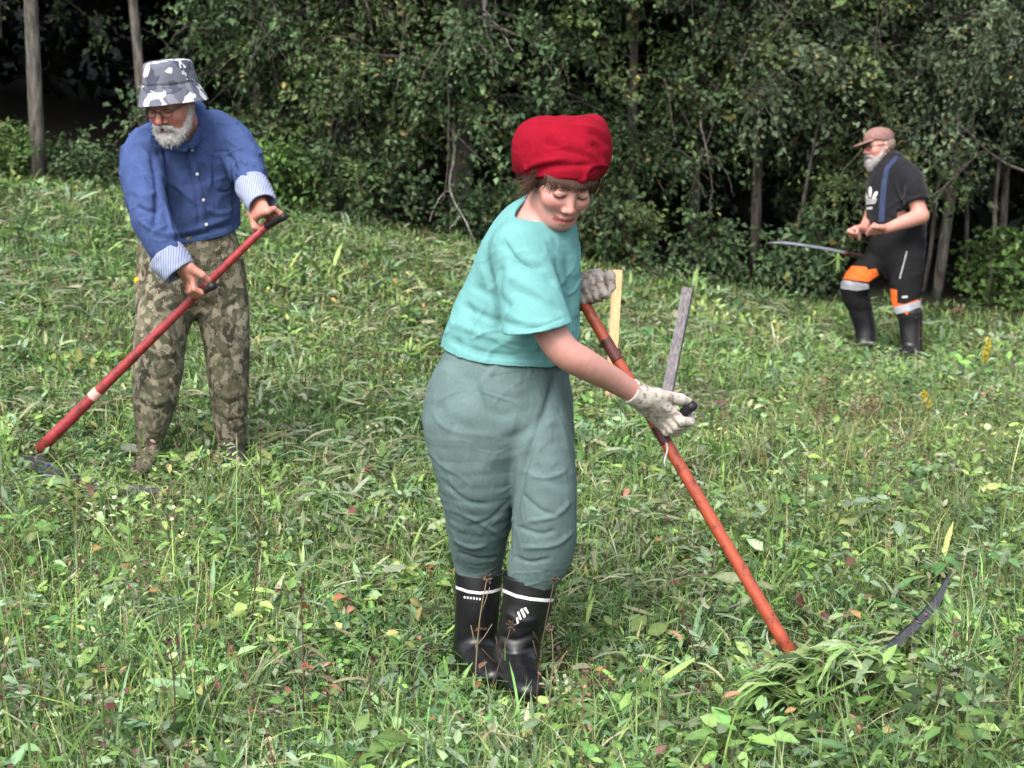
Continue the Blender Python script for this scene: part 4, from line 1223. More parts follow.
ap = P(539, 345, 4.215); sh.add(Tube([ap + sl_d * 0.04, ap - sl_d * 0.05], [.078, .066], [.066, .056], (1, 0, 0)), 0.006, '-')
# neck opening
sh.add(Ell(P(545, 208, 4.34), (0.078, 0.048, 0.085), np.stack([RIGHT, unit(UPC + FWD * 0.45 - RIGHT * 0.5), unit(FWD - UPC * 0.45)], -1)), 0.006, '-')
V, Q, N = surface(sh, *sh.bound, 0.0042)
disp = 0.0026 * fold_noise(V, 10, (0.35, 0, 1), 5, False) + 0.0058 * creases(V, 10, (0.5, 0.1, 1), 9) + 0.0048 * creases(V, 13, (1, 0.2, -0.5), 13) + 0.003 * creases(V, 22, (1, 0.2, 0.5), 17)
disp *= 1.4; low = smooth(-0.10, 0.22, -((V - P(512, 330, 4.4)) @ UPC) + 0.05); disp = disp * (0.5 + 0.8 * low)
disp += 1.5 * strokes(V, N, [
    ([(504, 328), (538, 327), (570, 315)], 1.1, -0.0022), ([(446, 340), (480, 356), (545, 361)], 1.1, -0.0022), ([(503, 238), (516, 258), (540, 270), (560, 284)], 1.3, -0.0028),
    ([(452, 322), (490, 336), (540, 344), (572, 340)], 5, 0.005), ([(458, 305), (500, 322), (545, 330)], 4, -0.004),
    ([(447, 338), (480, 352), (530, 358)], 4, -0.005), ([(470, 285), (500, 300), (510, 310)], 5, -0.004),
    ([(500, 262), (497, 290), (502, 330)], 4, -0.006), ([(508, 262), (535, 268), (560, 285)], 5, -0.0045), ([(505, 275), (530, 287), (555, 305)], 5, 0.004),
    ([(512, 290), (540, 300), (566, 315)], 4, -0.003), ([(566, 250), (572, 290), (574, 330)], 5, -0.006), ([(545, 232), (556, 260), (562, 290)], 6, 0.004),
    ([(500, 240), (520, 262), (548, 268)], 4, -0.004), ([(481, 262), (492, 300), (490, 335)], 6, 0.004), ([(466, 300), (470, 325), (466, 346)], 5, -0.004)])
V = V + N * disp[:, None]
mesh_np("t_shirt", V, [Q], m_shirt_w, Wt)

# --- trousers
tr = U()
tr.add(sil_tube([(512, 335, 4.47, 46, .10), (508, 360, 4.47, 60, .122), (499, 400, 4.46, 71, .145), (497, 418, 4.46, 64, .13)]), 0.03)
tr.add(sil_tube([(482, 412, 4.45, 50, .122), (478, 430, 4.44, 52.5, .120), (480, 480, 4.47, 43, .105), (479, 528, 4.54, 32.5, .085), (479, 556, 4.60, 27, .075), (479, 578, 4.61, 21, .058), (479, 590, 4.61, 18, .05)], n=29), 0.045)
tr.add(sil_tube([(533, 408, 4.46, 38, .112), (538, 430, 4.43, 35.5, .105), (544, 480, 4.40, 31.5, .092), (544, 522, 4.41, 32.5, .085), (543, 550, 4.44, 32.5, .082), (534, 572, 4.455, 27.5, .068), (531, 588, 4.46, 20, .05)], n=29), 0.016)
V, Q, N = surface(tr, *tr.bound, 0.0034)
disp = 0.0030 * fold_noise(V, 8, (0.3, 0, 1), 15, False) + 0.0038 * creases(V, 12, (1, 0.2, -0.55), 19, 0.22) + 0.0050 * creases(V, 9, (0.25, 0.1, 1), 27, 0.22) + 0.0022 * creases(V, 20, (1, 0.3, 0.6), 33, 0.22)
zb = smooth(560, 500, project(V)[:, 1]); disp *= (0.75 + 0.6 * (1 - zb))
disp += 0.68 * strokes(V, N, [
    ([(556, 372), (546, 410), (530, 450), (518, 490), (512, 530)], 4, -0.016),
    ([(470, 372), (478, 400), (500, 415), (520, 410)], 6, -0.006), ([(478, 378), (500, 392), (530, 388)], 5, 0.005),
    ([(430, 400), (450, 420), (480, 432)], 6, -0.005), ([(545, 412), (525, 432), (500, 440)], 5, -0.006), ([(540, 432), (515, 455), (480, 462)], 6, 0.005),
    ([(437, 476), (465, 500), (490, 505)], 2.5, -0.005), ([(441, 506), (470, 518), (508, 540)], 2.5, 0.005), ([(510, 500), (490, 520), (470, 525)], 2.5, -0.006), ([(450, 538), (470, 548), (490, 545)], 2.5, 0.006), ([(454, 552), (480, 560), (503, 558)], 2, -0.006),
    ([(519, 492), (540, 510), (560, 516)], 2.5, -0.006), ([(572, 500), (555, 516), (525, 522)], 2.5, 0.006), ([(514, 526), (540, 534), (556, 530)], 2.5, -0.006), ([(575, 530), (555, 545), (520, 548)], 2.5, 0.006), ([(512, 556), (530, 562), (550, 558)], 2, -0.006), ([(521, 470), (545, 478), (568, 470)], 2.5, 0.005),
    ([(534, 440), (552, 462), (570, 470)], 5, 0.004), ([(532, 462), (548, 480), (571, 488)], 5, -0.004), ([(560, 385), (565, 420), (568, 460)], 5, 0.004),
    ([(445, 365), (452, 395), (447, 430)], 6, 0.005), ([(500, 370), (520, 400), (528, 430)], 5, 0.004)])
V = V + N * disp[:, None]
mesh_np("trousers", V, [Q], m_trs_w, Wt)
m_seam = material("pocket_seam", srgb(82, 108, 105), rough=0.9, var=0.1)
dv, dt = decal([[(474, 368), (477, 368), (484, 392), (488, 408), (485, 409), (480, 393)], [(489, 373), (520, 369), (520, 371.5), (489, 376)], [(521, 369), (523, 369), (522, 384), (520, 384)]], (V, Q), 0.0012)
mesh_np("pocket_seam", dv, [dt], m_seam, Wt)

# --- boots
def boot(st, foot, cutp, name="boot"):
    b_ = U(); b_.add(sil_tube(st, n=17), 0.02)
    b_.add(Tube([P(a, c, d) for a, c, d, *_ in foot], [px2m(f[3], f[2]) for f in foot], [f[4] for f in foot], (1, 0.15, 0)), 0.03)
    b_.add(cutp, 0.003, '&')
    V, Q, N = surface(b_, *b_.bound, 0.0042)
    q = project(V)
    V = V + N * (0.0016 * fold_noise(V, 16, (1, 0, 0), 25) * smooth(590, 620, q[:, 1]))[:, None]
    return V, Q, N
V, Q, N = boot([(531, 566, 4.46, 28.5, .068), (528, 598, 4.46, 25.5, .062), (521, 628, 4.465, 22, .055), (516, 652, 4.47, 21.5, .053), (515, 664, 4.47, 20, .05)],
               [(515, 662, 4.47, 20, .045), (519, 674, 4.39, 20, .043), (526, 688, 4.28, 18, .034), (528, 692, 4.25, 13, .025)],
               plane3(P(503, 573, 4.46), P(558, 578, 4.46), P(531, 582, 4.39), P(530, 500, 4.46)))
V = V + N * strokes(V, N, [([(498, 634), (515, 640), (540, 632)], 3, -0.004), ([(496, 646), (515, 654), (541, 644)], 3, -0.004), ([(505, 610), (520, 622), (543, 618)], 4, 0.003)])[:, None]
ob = mesh_np("boot", V, [Q], m_rubber, Wt)
band = [(495, 583), (504, 589), (516, 594), (530, 597), (545, 598.5), (562, 598), (562, 601.5), (545, 602), (530, 600.5), (516, 597.5), (504, 592.5), (495, 586.5)]
dv, dt = decal([band], (V, Q), 0.0012, 2.0)
mesh_np("white_band", dv, [dt], m_white_mark, ob)
dv, dt = decal([[(517, 612), (519, 611), (522, 619), (520, 620)], [(520, 610), (522.5, 608), (526, 616), (524, 618)], [(523.5, 608), (526, 607), (529, 613), (527.5, 614)], [(516, 618), (518, 617), (519, 623), (517, 624)]], (V, Q), 0.0012, 2.0)
mesh_np("printed_mark", dv, [dt], m_white_mark, ob)
V, Q, N = boot([(479, 566, 4.61, 24.5, .062), (478, 598, 4.61, 22.5, .058), (476, 628, 4.62, 21, .053), (475, 650, 4.63, 21, .052), (475, 660, 4.63, 19, .05)],
               [(475, 656, 4.63, 19, .045), (482, 664, 4.54, 19, .042), (492, 674, 4.43, 17, .033), (495, 677, 4.40, 12, .024)],
               plane3(P(455, 571, 4.61), P(504, 571, 4.61), P(479, 576, 4.55), P(479, 500, 4.6)))
ob = mesh_np("boot", V, [Q], m_rubber, Wt)
band = [(450, 582), (458, 586.5), (468, 590), (480, 591.5), (492, 590), (508, 585), (508, 588), (492, 593), (480, 594.5), (468, 593), (458, 589.5), (450, 585)]
dots = [[(464 + 3 * k, 596 + 0.35 * k), (465.8 + 3 * k, 596.2 + 0.35 * k), (465.8 + 3 * k, 598.5 + 0.35 * k), (464 + 3 * k, 598.2 + 0.35 * k)] for k in range(6)]
dv, dt = decal(dots, (V, Q), 0.0012, 2.0)
mesh_np("printed_mark", dv, [dt], m_white_mark, ob)
dv, dt = decal([band], (V, Q), 0.0012, 2.0)
mesh_np("white_band", dv, [dt], m_white_mark, ob)

# --- gloves
def glove(parts, wr, el, blotch, seed, base=srgb(214, 206, 196)):
    g = U(*parts)
    d = unit(el - wr); g.add(Cone(wr - d * 0.01, wr + d * 0.03, 0.031, 0.0335), 0.01)
    g.add(Cut(wr + d * 0.032, d), 0.002, '&')
    V, Q, N = surface(g, *g.bound, 0.003)
    t = vnoise(V * 130, seed); t2 = vnoise(V * 45, seed + 1)
    C = np.array(base)[None] * np.ones((len(V), 1))
    m = smooth(0.22, 0.38, t) * smooth(-0.15, 0.25, t2 + blotch); C = C * (1 - 0.62 * m[:, None]) + np.array(srgb(120, 88, 84))[None] * 0.62 * m[:, None]
    C *= (1 + 0.10 * vnoise(V * 18, seed + 2))[:, None]
    return mesh_np("glove", V + N * (0.0007 * np.sin((V @ unit(wr - el)) * 900))[:, None], [Q], m_glove, Wt, col=C)
glove(rhg, wwr, wel, 0.2, 71)
glove(lhg, lwr, lel, 0.5, 81, srgb(204, 194, 184))

# --- hair under the headscarf
r = np.random.default_rng(5)
hairc = U(Local(U(Ell((0, 0.028, -0.020), (0.079, 0.088, 0.098))), Wh, WM, 0.13))
for s_ in (-1, 1): hairc.add(Local(U(Ell((s_ * 0.081, 0.0, -0.012), (0.0145, 0.038, 0.032))), Wh, WM, 0.13), 0.01)
hairc.add(Cut(wl(0, 0.052, 0.082), WM @ np.array([0, -0.62, 0.78])), 0.004, '&')
hairc.add(Cut(wl(0, 0.060, 0), WM @ np.array([0, 1, -0.3])), 0.004, '&')
V, Q, N = surface(hairc, *hairc.bound, 0.004)
oh = mesh_np("hair", V + N * (0.002 * fold_noise(V, 40, WM @ np.array([0, 1, 0.3]), 3))[:, None], [Q], m_hair_b, Wt, col=np.tile(np.array(srgb(70, 50, 43)), (len(V), 1)))
cur = []
def scalp(x, y, lift):
    t = 1 - (x / 0.075) ** 2 - ((y - 0.03) / 0.089) ** 2
    z = math.sqrt(max(t, 0.02)) * 0.097 - 0.015
    z += smooth(0.046, 0.030, y) * max(0.0, 0.0890 - 7.5 * x * x - z)
    return z + lift
for i in range(420):
    x0 = r.uniform(-0.066, 0.066); sw = r.normal(0.006, 0.006) + x0 * 0.12; y1 = r.uniform(0.015, 0.033) + 0.10 * abs(x0) ** 1.5 - (0.02 if abs(x0) > 0.05 else 0)
    c = []
    for s in np.linspace(0, 1, 6):
        x = x0 + sw * s; y = 0.056 * (1 - s) + y1 * s
        c.append(wl(x, y, scalp(x, y, 0.0035 + 0.004 * math.sin(s * 2.6) + r.normal(0, 0.0004))))
    cur.append((np.array(c), r.uniform(0.0016, 0.003)))
for sd_ in (-1, 1):
    for i in range(120):
        y0 = r.uniform(-0.005, 0.045); z0 = r.uniform(-0.035, 0.05)
        x0 = sd_ * (0.090 + r.normal(0, 0.004)); ln = r.uniform(0.02, 0.065)
        fl = abs(r.normal(0.008, 0.010))
        cur.append((np.array([wl(x0 + sd_ * fl * s * s, y0 - ln * s, z0 - 0.012 * s + r.normal(0, 0.002)) for s in np.linspace(0, 1, 6)]), r.uniform(0.0012, 0.0024)))
ribbon_hair("hair_strands", cur, 0.002, m_hair_b, oh, lambda: np.array(srgb(76, 56, 48)) * math.exp(r.normal(0, 0.3)))

# --- headscarf
sc_ = U()
sc_.add(Box(P(560, 152, 4.345), (0.124, 0.084, 0.125), np.stack([unit(RIGHT + 0.06 * UPC), unit(UPC - 0.06 * RIGHT), FWD], -1), 0.076), 0.012)
sc_.add(Ell(P(593, 149, 4.35), (0.051, 0.046, 0.085)), 0.02)
sc_.add(Ell(P(534, 164, 4.37), (0.052, 0.056, 0.10)), 0.02)
sc_.add(Local(U(Ell((0, 0.036, -0.012), (0.083, 0.092, 0.106))), Wh, WM, 0.13), 0.04)
sc_.add(Cut(wl(0, 0.047, 0.09), WM @ np.array([0.02, -0.90, 0.42])), 0.008, '&')
V, Q, N = surface(sc_, *sc_.bound, 0.0036)
disp = 0.0035 * fold_noise(V, 11, (1, 0, 0.2), 35, False) + 0.007 * creases(V, 14, (1, 0, 0.3), 39) + 0.004 * creases(V, 24, (1, 0, 0.2), 36)
disp += strokes(V, N, [([(524, 184), (540, 172), (560, 166), (598, 165)], 3, -0.007), ([(522, 172), (540, 163), (570, 158)], 3.5, 0.005), ([(520, 178), (538, 168), (566, 162)], 2.5, -0.005),
    ([(588, 131), (600, 138), (610, 148)], 3, -0.006), ([(592, 143), (600, 150), (604, 162)], 3, -0.007), ([(585, 150), (596, 157), (602, 168)], 3, 0.005),
    ([(530, 135), (534, 150), (530, 168)], 4, 0.003), ([(545, 128), (560, 140), (590, 148)], 6, 0.004), ([(540, 142), (565, 150), (592, 157)], 3, -0.003)])
V = V + N * disp[:, None]
mesh_np("headscarf", V, [Q], m_red, Wt)
# ------------------------------------------------------------------ the man in the blue shirt
def camo(name, base, layers, stretch=(1.15, 1.15, 0.85), rough=0.9, crease=0.2):
    """printed camouflage: separate blotch layers over a base colour; layers = (colour, scale, offset, threshold, detail)"""
    m = material(name, (0.3, 0.3, 0.3), rough=rough, spec=0.15, var=0, bump=0.3, bscale=480, crease=crease)
    n, l = m.node_tree.nodes, m.node_tree.links
    geo = n.new("ShaderNodeNewGeometry"); src = None
    for (c, sc, off, thr, det) in layers:
        mp = n.new("ShaderNodeMapping"); mp.inputs["Scale"].default_value = stretch; mp.inputs["Location"].default_value = (off, off * 1.7, off * 0.6); mp.inputs["Rotation"].default_value = (0.2 * off, 0.3 * off, 0)
        no = n.new("ShaderNodeTexNoise"); no.inputs["Scale"].default_value = sc; no.inputs["Detail"].default_value = det; no.inputs["Distortion"].default_value = 0.7
        l.new(geo.outputs["Position"], mp.inputs[0]); l.new(mp.outputs[0], no.inputs["Vector"])
        mr = n.new("ShaderNodeMapRange"); mr.inputs[1].default_value = thr; mr.inputs[2].default_value = thr + 0.012
        l.new(no.outputs[0], mr.inputs[0])
        mx = n.new("ShaderNodeMix"); mx.data_type = 'RGBA'; mx.inputs[7].default_value = (*K(c), 1)
        if src is None: mx.inputs[6].default_value = (*K(base), 1)
        else: l.new(src, mx.inputs[6])
        l.new(mr.outputs[0], mx.inputs[0]); src = mx.outputs[2]
    l.new(src, n["Principled BSDF"].inputs["Base Color"])
    return m
m_skin_m = skin_mat("weathered_skin")
m_denim = material("blue_cotton", srgb(66, 83, 127), rough=0.95, spec=0.08, fine=0.09, var=0.16, vscale=14, bump=0.3, bscale=520, crease=0.6, cscale=17)
m_cuff = material("striped_lining", srgb(176, 186, 208), rough=0.85, var=0.05)
_n, _l = m_cuff.node_tree.nodes, m_cuff.node_tree.links
_w = _n.new("ShaderNodeTexWave"); _w.inputs["Scale"].default_value = 36; _w.bands_direction = 'X'; _g = _n.new("ShaderNodeNewGeometry"); _l.new(_g.outputs["Position"], _w.inputs["Vector"])
_c = _n.new("ShaderNodeValToRGB"); _c.color_ramp.elements[0].color = (*K(srgb(112, 124, 158)), 1); _c.color_ramp.elements[1].color = (*K(srgb(156, 164, 186)), 1); _c.color_ramp.elements[0].position = 0.25; _c.color_ramp.elements[1].position = 0.55
_l.new(_w.outputs[0], _c.inputs[0]); _l.new(_c.outputs[0], _n["Principled BSDF"].inputs["Base Color"])
m_camo = camo("woodland_camouflage", srgb(96, 93, 76), [(srgb(80, 83, 66), 14, 1.0, 0.50, 4), (srgb(70, 64, 53), 20, 2.3, 0.54, 5), (srgb(142, 135, 116), 25, 4.1, 0.53, 5), (srgb(116, 112, 94), 30, 6.2, 0.57, 5)])
m_camo_hat = camo("grey_white_camouflage", srgb(104, 107, 120), [(srgb(74, 78, 92), 11, 1.0, 0.54, 2), (srgb(128, 130, 142), 12, 3.0, 0.60, 2), (srgb(205, 205, 212), 15, 5.2, 0.552, 2.2)], (1, 1, 1.2), crease=0.2)
m_beard = material("white_beard", attr=True, rough=0.75, spec=0.2, var=0.10, vscale=120, bump=0.6, bscale=380)
m_glass_frame = material("dark_wire", (0.03, 0.025, 0.025), rough=0.35, spec=0.5, var=0)
m_button = material("pearl_button", (0.75, 0.75, 0.75), rough=0.3, var=0)
m_boot_dark = material("dark_leather", (0.03, 0.028, 0.026), rough=0.6, var=0.3, vscale=40)

def glasses(parent, o, M, sc=1.0):
    m_ = MB(); L = lambda x, y, z: np.array(o) + M @ np.array([x, y, z])
    for s_ in (-1, 1):
        th = np.linspace(0, 2 * math.pi, 17)
        ring = np.array([L(s_ * 0.032 + 0.023 * math.cos(t), -0.003 + 0.0165 * math.sin(t), 0.101 - 0.010 * abs(math.cos(t)) * (1 if math.cos(t) * s_ > 0 else 0)) for t in th])
        m_.tube(ring, 0.0016 * sc, 5, cap=False)
        m_.tube([L(s_ * 0.054, 0.004, 0.093), L(s_ * 0.070, 0.006, 0.06), L(s_ * 0.081, 0.006, -0.005)], 0.0018 * sc, 5)
    m_.tube([L(-0.010, 0.0, 0.102), L(0, 0.004, 0.106), L(0.010, 0.0, 0.102)], 0.0016 * sc, 5)
    return m_.build("glasses", m_glass_frame, parent)

def beard_mesh(parent, o, M, seed, long_=0.0, tone=1.0, h=0.0036):
    b_ = U()
    j = [(-0.0745, 0.012, -0.004), (-0.0715, -0.035, 0.008), (-0.060, -0.072, 0.032), (-0.034, -0.104, 0.060), (0, -0.116 - 0.2 * long_, 0.072)]
    j = j + [(-x, y, z) for x, y, z in j[-2::-1]]
    rr = [.006, .010, .016, .019, .021]; rr = rr + rr[-2::-1]
    b_.add(Tube(j, rr, rr, (0, 1, 0)), 0.01)
    b_.add(Ell((0, -0.098, 0.070), (0.034, 0.020, 0.022)), 0.014)
    if long_ > 0: b_.add(Cone((0, -0.105, 0.070), (0, -0.120 - long_, 0.074), 0.034, 0.020), 0.02)
    for s_ in (-1, 1):
        b_.add(Cone((s_ * 0.004, -0.0535, 0.0985), (s_ * 0.028, -0.064, 0.084), 0.0078, 0.0075), 0.006)
        b_.add(Cone((s_ * 0.028, -0.064, 0.084), (s_ * 0.042, -0.086, 0.060), 0.0080, 0.012), 0.008)
    f = U(Local(b_, o, M, 0.20))
    V, Q, N = surface(f, np.array(o) - 0.21, np.array(o) + 0.21, h)
    L = (V - o) @ M
    dsp = 0.0022 * vnoise(L * np.array([260, 90, 260]), seed) + 0.0016 * vnoise(L * np.array([420, 140, 420]), seed + 1) + 0.002 * vnoise(L * 60, seed + 2)
    C = tone * np.array(srgb(192, 188, 186))[None] * (1 + 0.25 * vnoise(L * np.array([200, 60, 200]), seed + 3))[:, None]
    ob = mesh_np("beard", V + N * dsp[:, None], [Q], m_beard, parent, col=C)
    r = np.random.default_rng(seed); cur = []
    ids = r.choice(len(V), 700)
    for i in ids:
        if L[i, 2] < -0.01: continue
        d = unit(N[i] * 0.5 + M @ np.array([L[i, 0] * 3, -1.0, 0.15]) + r.normal(0, 0.3, 3)); ln = r.uniform(0.006, 0.016)
        cur.append((np.array([V[i] + N[i] * 0.001 + d * ln * s for s in (0, 0.35, 0.7, 1.0)]), 0.0016))
    ribbon_hair("beard_hair", cur, 0.001, m_beard, ob, lambda: tone * np.array(srgb(190, 186, 184)) * math.exp(r.normal(0, 0.15)))
    return ob

L0 = P(190, 458, 6.5)
Lt = thing("person", "older man in blue shirt, camouflage trousers and bucket hat mowing with a red scythe", "person", (L0[0], L0[1], float(H(L0[0], L0[1]))))
Lh = P(171.5, 103, 6.14); LM = rot_face(math.radians(-20), math.radians(30), math.radians(3))
# scythe lines
LS_TOP, LS_END = P(270, 222, 6.10), P(39, 450, 6.30)
LS_U = unit(LS_END - LS_TOP); lsn = lambda t: LS_TOP + (LS_END - LS_TOP) * t
LG1_0 = lsn(0.02); LG1_1 = P(285, 216, 6.02)
LG2_0 = lsn(0.315); LG2_1 = P(211, 287, 6.02)
llw, lrw = P(258, 202, 6.12), P(182, 266, 6.06)
g1u = unit(LG1_1 - LG1_0); g2u = unit(LG2_1 - LG2_0)
hl = grip_hand(P(270, 219, 6.085), -g1u, 0.014, UPC * 0.6 - FWD * 0.8, 1, llw, sc=1.08)
hr = grip_hand(P(198, 287, 6.10), g2u, 0.014, -FWD + 0.4 * UPC - 0.2 * RIGHT, 1, lrw, sc=1.10)
lrs, lre = P(146, 147, 6.30), P(148, 214, 6.10)
lls, lle = P(222, 135, 6.38), P(249, 172, 6.25)
body = U()
body.add(Local(head_parts(male=True, jaw=1.08, nose=1.2, ear=0.9), Lh, LM, 0.16), 0.02)
body.add(Cone(Lh + LM @ np.array([0, -0.055, -0.035]), P(181, 132, 6.32), 0.056, 0.066), 0.025)
body.add(sil_tube([(182, 132, 6.32, 26, .08), (186, 155, 6.36, 40, .10), (189, 200, 6.44, 42, .11), (190, 250, 6.48, 42, .11)]), 0.03)
body.add(Cone(P(170, 136, 6.32), lrs, 0.055, 0.055), 0.03).add(Cone(P(200, 134, 6.34), lls, 0.050, 0.040), 0.03)
body.add(Cone(lrs, lre, 0.050, 0.042), 0.02).add(Cone(lre, lrw, 0.043, 0.031), 0.02).add(Cone(lls, lle, 0.038, 0.036), 0.02).add(Cone(lle, llw, 0.044, 0.031), 0.02)
for q in hl + hr: body.add(*q)
for st in ([(167, 285, 6.47, 19, .08), (160, 335, 6.40, 17, .08), (156, 385, 6.39, 13, .05), (151, 440, 6.45, 9, .035)], [(216, 285, 6.5, 19, .08), (225, 335, 6.48, 17, .08), (229, 390, 6.5, 12, .05), (231, 440, 6.55, 9, .035)]):
    body.add(sil_tube(st), 0.03)
V, Q, N = surface(body, *body.bound, 0.0046)
skin = srgb(192, 132, 116); Lc = (V - Lh) @ LM
C = np.tile(np.array(skin), (len(V), 1)); hd = (np.linalg.norm(Lc, axis=1) < 0.145) & (Lc[:, 1] > -0.125)
C[hd] = face_paint(Lc[hd], skin, srgb(160, 84, 76), srgb(190, 184, 180), lash=srgb(70, 44, 38), ruddy=(1.12, 0.72, 0.68), browamt=0.7)
C *= (1 + 0.06 * vnoise(V * 60, 8))[:, None]
mesh_np("body", V, [Q], m_skin_m, Lt, col=C)
beard_mesh(Lt, Lh, LM, 61); glasses(Lt, Lh, LM)
# --- shirt
sh = U()
sh.add(sil_tube([(191, 262, 6.48, 47, .14), (191, 242, 6.48, 49, .152), (191, 222, 6.47, 51, .158), (190, 200, 6.45, 51, .156), (188, 172, 6.41, 51, .148), (185, 148, 6.37, 45, .128), (182, 130, 6.34, 35, .10), (180, 117, 6.33, 20, .07)], n=33), 0.02)
sh.add(sil_tube([(151, 141, 6.33, 18, .080), (143, 154, 6.29, 21, .084), (141, 172, 6.22, 22, .085), (146, 198, 6.13, 20.5, .080), (155, 226, 6.09, 19.5, .074), (165, 246, 6.07, 18.5, .068), (169, 253, 6.065, 16, .06)], n=25), 0.014)
sh.add(sil_tube([(216, 128, 6.39, 19, .080), (229, 139, 6.37, 20, .082), (242, 158, 6.32, 18.5, .076), (250, 176, 6.24, 17.5, .070), (253, 185, 6.20, 15.5, .06)], n=25), 0.014)
hemL = plane3(P(139, 236, 6.48), P(243, 226, 6.48), P(192, 243, 6.33), P(190, 300, 6.5))
class Hem_cut:
    R = None
    def __call__(s, p):
        q = project(p); near = (q[:, 2] < 6.27) & (q[:, 0] < 200)
        right = (q[:, 0] > 243) & (q[:, 1] > 150)
        return np.where(near | right, -0.05, hemL(p))
sh.add(Hem_cut(), 0.003, '&')
sh.add(Ell(P(182, 128, 6.24), (0.062, 0.060, 0.075), np.stack([RIGHT, unit(UPC + FWD * 0.5), unit(FWD - UPC * 0.5)], -1)), 0.006, '-')
V, Q, N = surface(sh, *sh.bound, 0.0046)
disp = 0.0045 * fold_noise(V, 8, (0.4, 0, 1), 45, False) + 0.013 * creases(V, 9, (0.45, 0.1, 1), 49) + 0.010 * creases(V, 13, (-0.7, 0.2, 1), 53) + 0.008 * creases(V, 15, (1, 0.1, 0.2), 57)
disp += 1.3 * strokes(V, N, [([(188, 148), (194, 170), (200, 195), (205, 235)], 1.6, 0.004), ([(184, 148), (190, 172), (196, 198), (201, 236)], 1.2, -0.003),
    ([(150, 150), (158, 180), (156, 215), (150, 235)], 3, -0.010), ([(160, 160), (168, 190), (175, 225)], 3.5, 0.006), ([(170, 160), (176, 190), (180, 215)], 3, -0.006),
    ([(128, 165), (145, 172), (160, 170)], 3, -0.006), ([(130, 190), (146, 196), (158, 190)], 3, 0.006), ([(136, 206), (150, 212), (163, 206)], 2.5, -0.007), ([(140, 222), (155, 230), (168, 224)], 2.5, 0.006),
    ([(222, 150), (232, 165), (236, 195), (234, 220)], 3, -0.008), ([(228, 140), (245, 150), (256, 155)], 2.5, 0.006), ([(238, 160), (250, 166), (260, 166)], 2, -0.006), ([(240, 172), (252, 178), (264, 178)], 2, 0.006),
    ([(150, 232), (185, 232), (240, 214)], 3, 0.006), ([(165, 240), (195, 236), (235, 224)], 2.5, -0.006), ([(205, 208), (220, 214), (238, 208)], 3, 0.006),
    ([(213, 153), (231, 151)], 1, -0.003), ([(231, 151), (233, 187)], 1, -0.003), ([(213, 153), (215, 188), (224, 192), (233, 187)], 1, -0.003)])
V = V + N * disp[:, None]
shirt = mesh_np("shirt", V, [Q], m_denim, Lt); SHL = (V, Q)
dv, dt = decal([[(186, 150), (193, 150), (199, 176), (205, 202), (208, 237), (202, 238), (198, 204), (192.5, 178)]], (V, Q), 0.0035, 2.0)
mesh_np("placket", dv, [dt], m_denim, shirt)
dv, dt = decal([[(214, 154), (231, 151), (233, 184), (225, 190), (216, 187)]], (V, Q), 0.004, 2.0)
mesh_np("pocket", dv, [dt], m_denim, shirt)
bv = BVHTree.FromPolygons([tuple(v) for v in V], [tuple(int(i) for i in q) for q in Q])
for bx, by in ((192, 150), (197.6, 174), (203, 200), (206, 225)):
    d = Vector(P(bx, by, 1.0) - CAM).normalized(); hit, nn, _, _ = bv.ray_cast(Vector(CAM), d)
    if hit is None: continue
    m_ = MB(); nn = np.array(nn); nn = nn if nn @ np.array(d) < 0 else -nn; hit = np.array(hit) + nn * 0.0035
    m_.tube([np.array(hit) - nn * 0.001, np.array(hit) + nn * 0.002, np.array(hit) + nn * 0.0035], [0.0062, 0.0065, 0.005], 10)
    m_.build("button", m_button, shirt)
# collar, rolled cuffs
cl = U(Tube([P(187, 147, 6.195), P(172, 143, 6.19), P(158, 134, 6.22), P(151, 122, 6.29), P(158, 111, 6.36)], [.020, .027, .028, .026, .022], [.006, .006, .006, .006, .006], UPC))
cl.add(Tube([P(190, 147, 6.195), P(197, 138, 6.22), P(203, 126, 6.28), P(205, 114, 6.33), P(198, 106, 6.38)], [.014, .024, .027, .026, .022], [.006] * 5, UPC), 0.004)
cl.add(Tube([P(157, 111, 6.36), P(170, 106, 6.42), P(186, 105, 6.42), P(200, 108, 6.37)], [.024] * 4, [.006] * 4, UPC), 0.006)
V, Q, N = surface(cl, *cl.bound, 0.0036); mesh_np("collar", V + N * (0.0015 * vnoise(V * 30, 4))[:, None], [Q], m_denim, shirt)
def cuff(a, b_, r0, r1, wd=(1, 0, 0)):
    a, b_ = np.array(a), np.array(b_); d = unit(b_ - a); Ln = np.linalg.norm(b_ - a)
    f = U(Tube([a, (a + b_) / 2, b_], [r0, (r0 + r1) / 2 + .003, r1], [r0 * .92, (r0 + r1) / 2 * .92 + .003, r1 * .92], wd))
    f.add(Cut(a, -d), 0.006, '&').add(Cut(b_, d), 0.006, '&')
    f.add(Tube([b_ - d * 0.035, b_ + d * 0.05], [r1 - .007, r1 - .005], [r1 * .92 - .007, r1 * .92 - .005], wd), 0.004, '-')
    V, Q, N = surface(f, *f.bound, 0.0036)
    mesh_np("cuff", V + N * (0.0022 * vnoise(V * 40, 6))[:, None], [Q], m_cuff, shirt)
cuff(P(165, 254, 6.065), P(180, 273, 6.055), 0.071, 0.061); cuff(P(251, 184, 6.20), P(263, 206, 6.09), 0.062, 0.054)
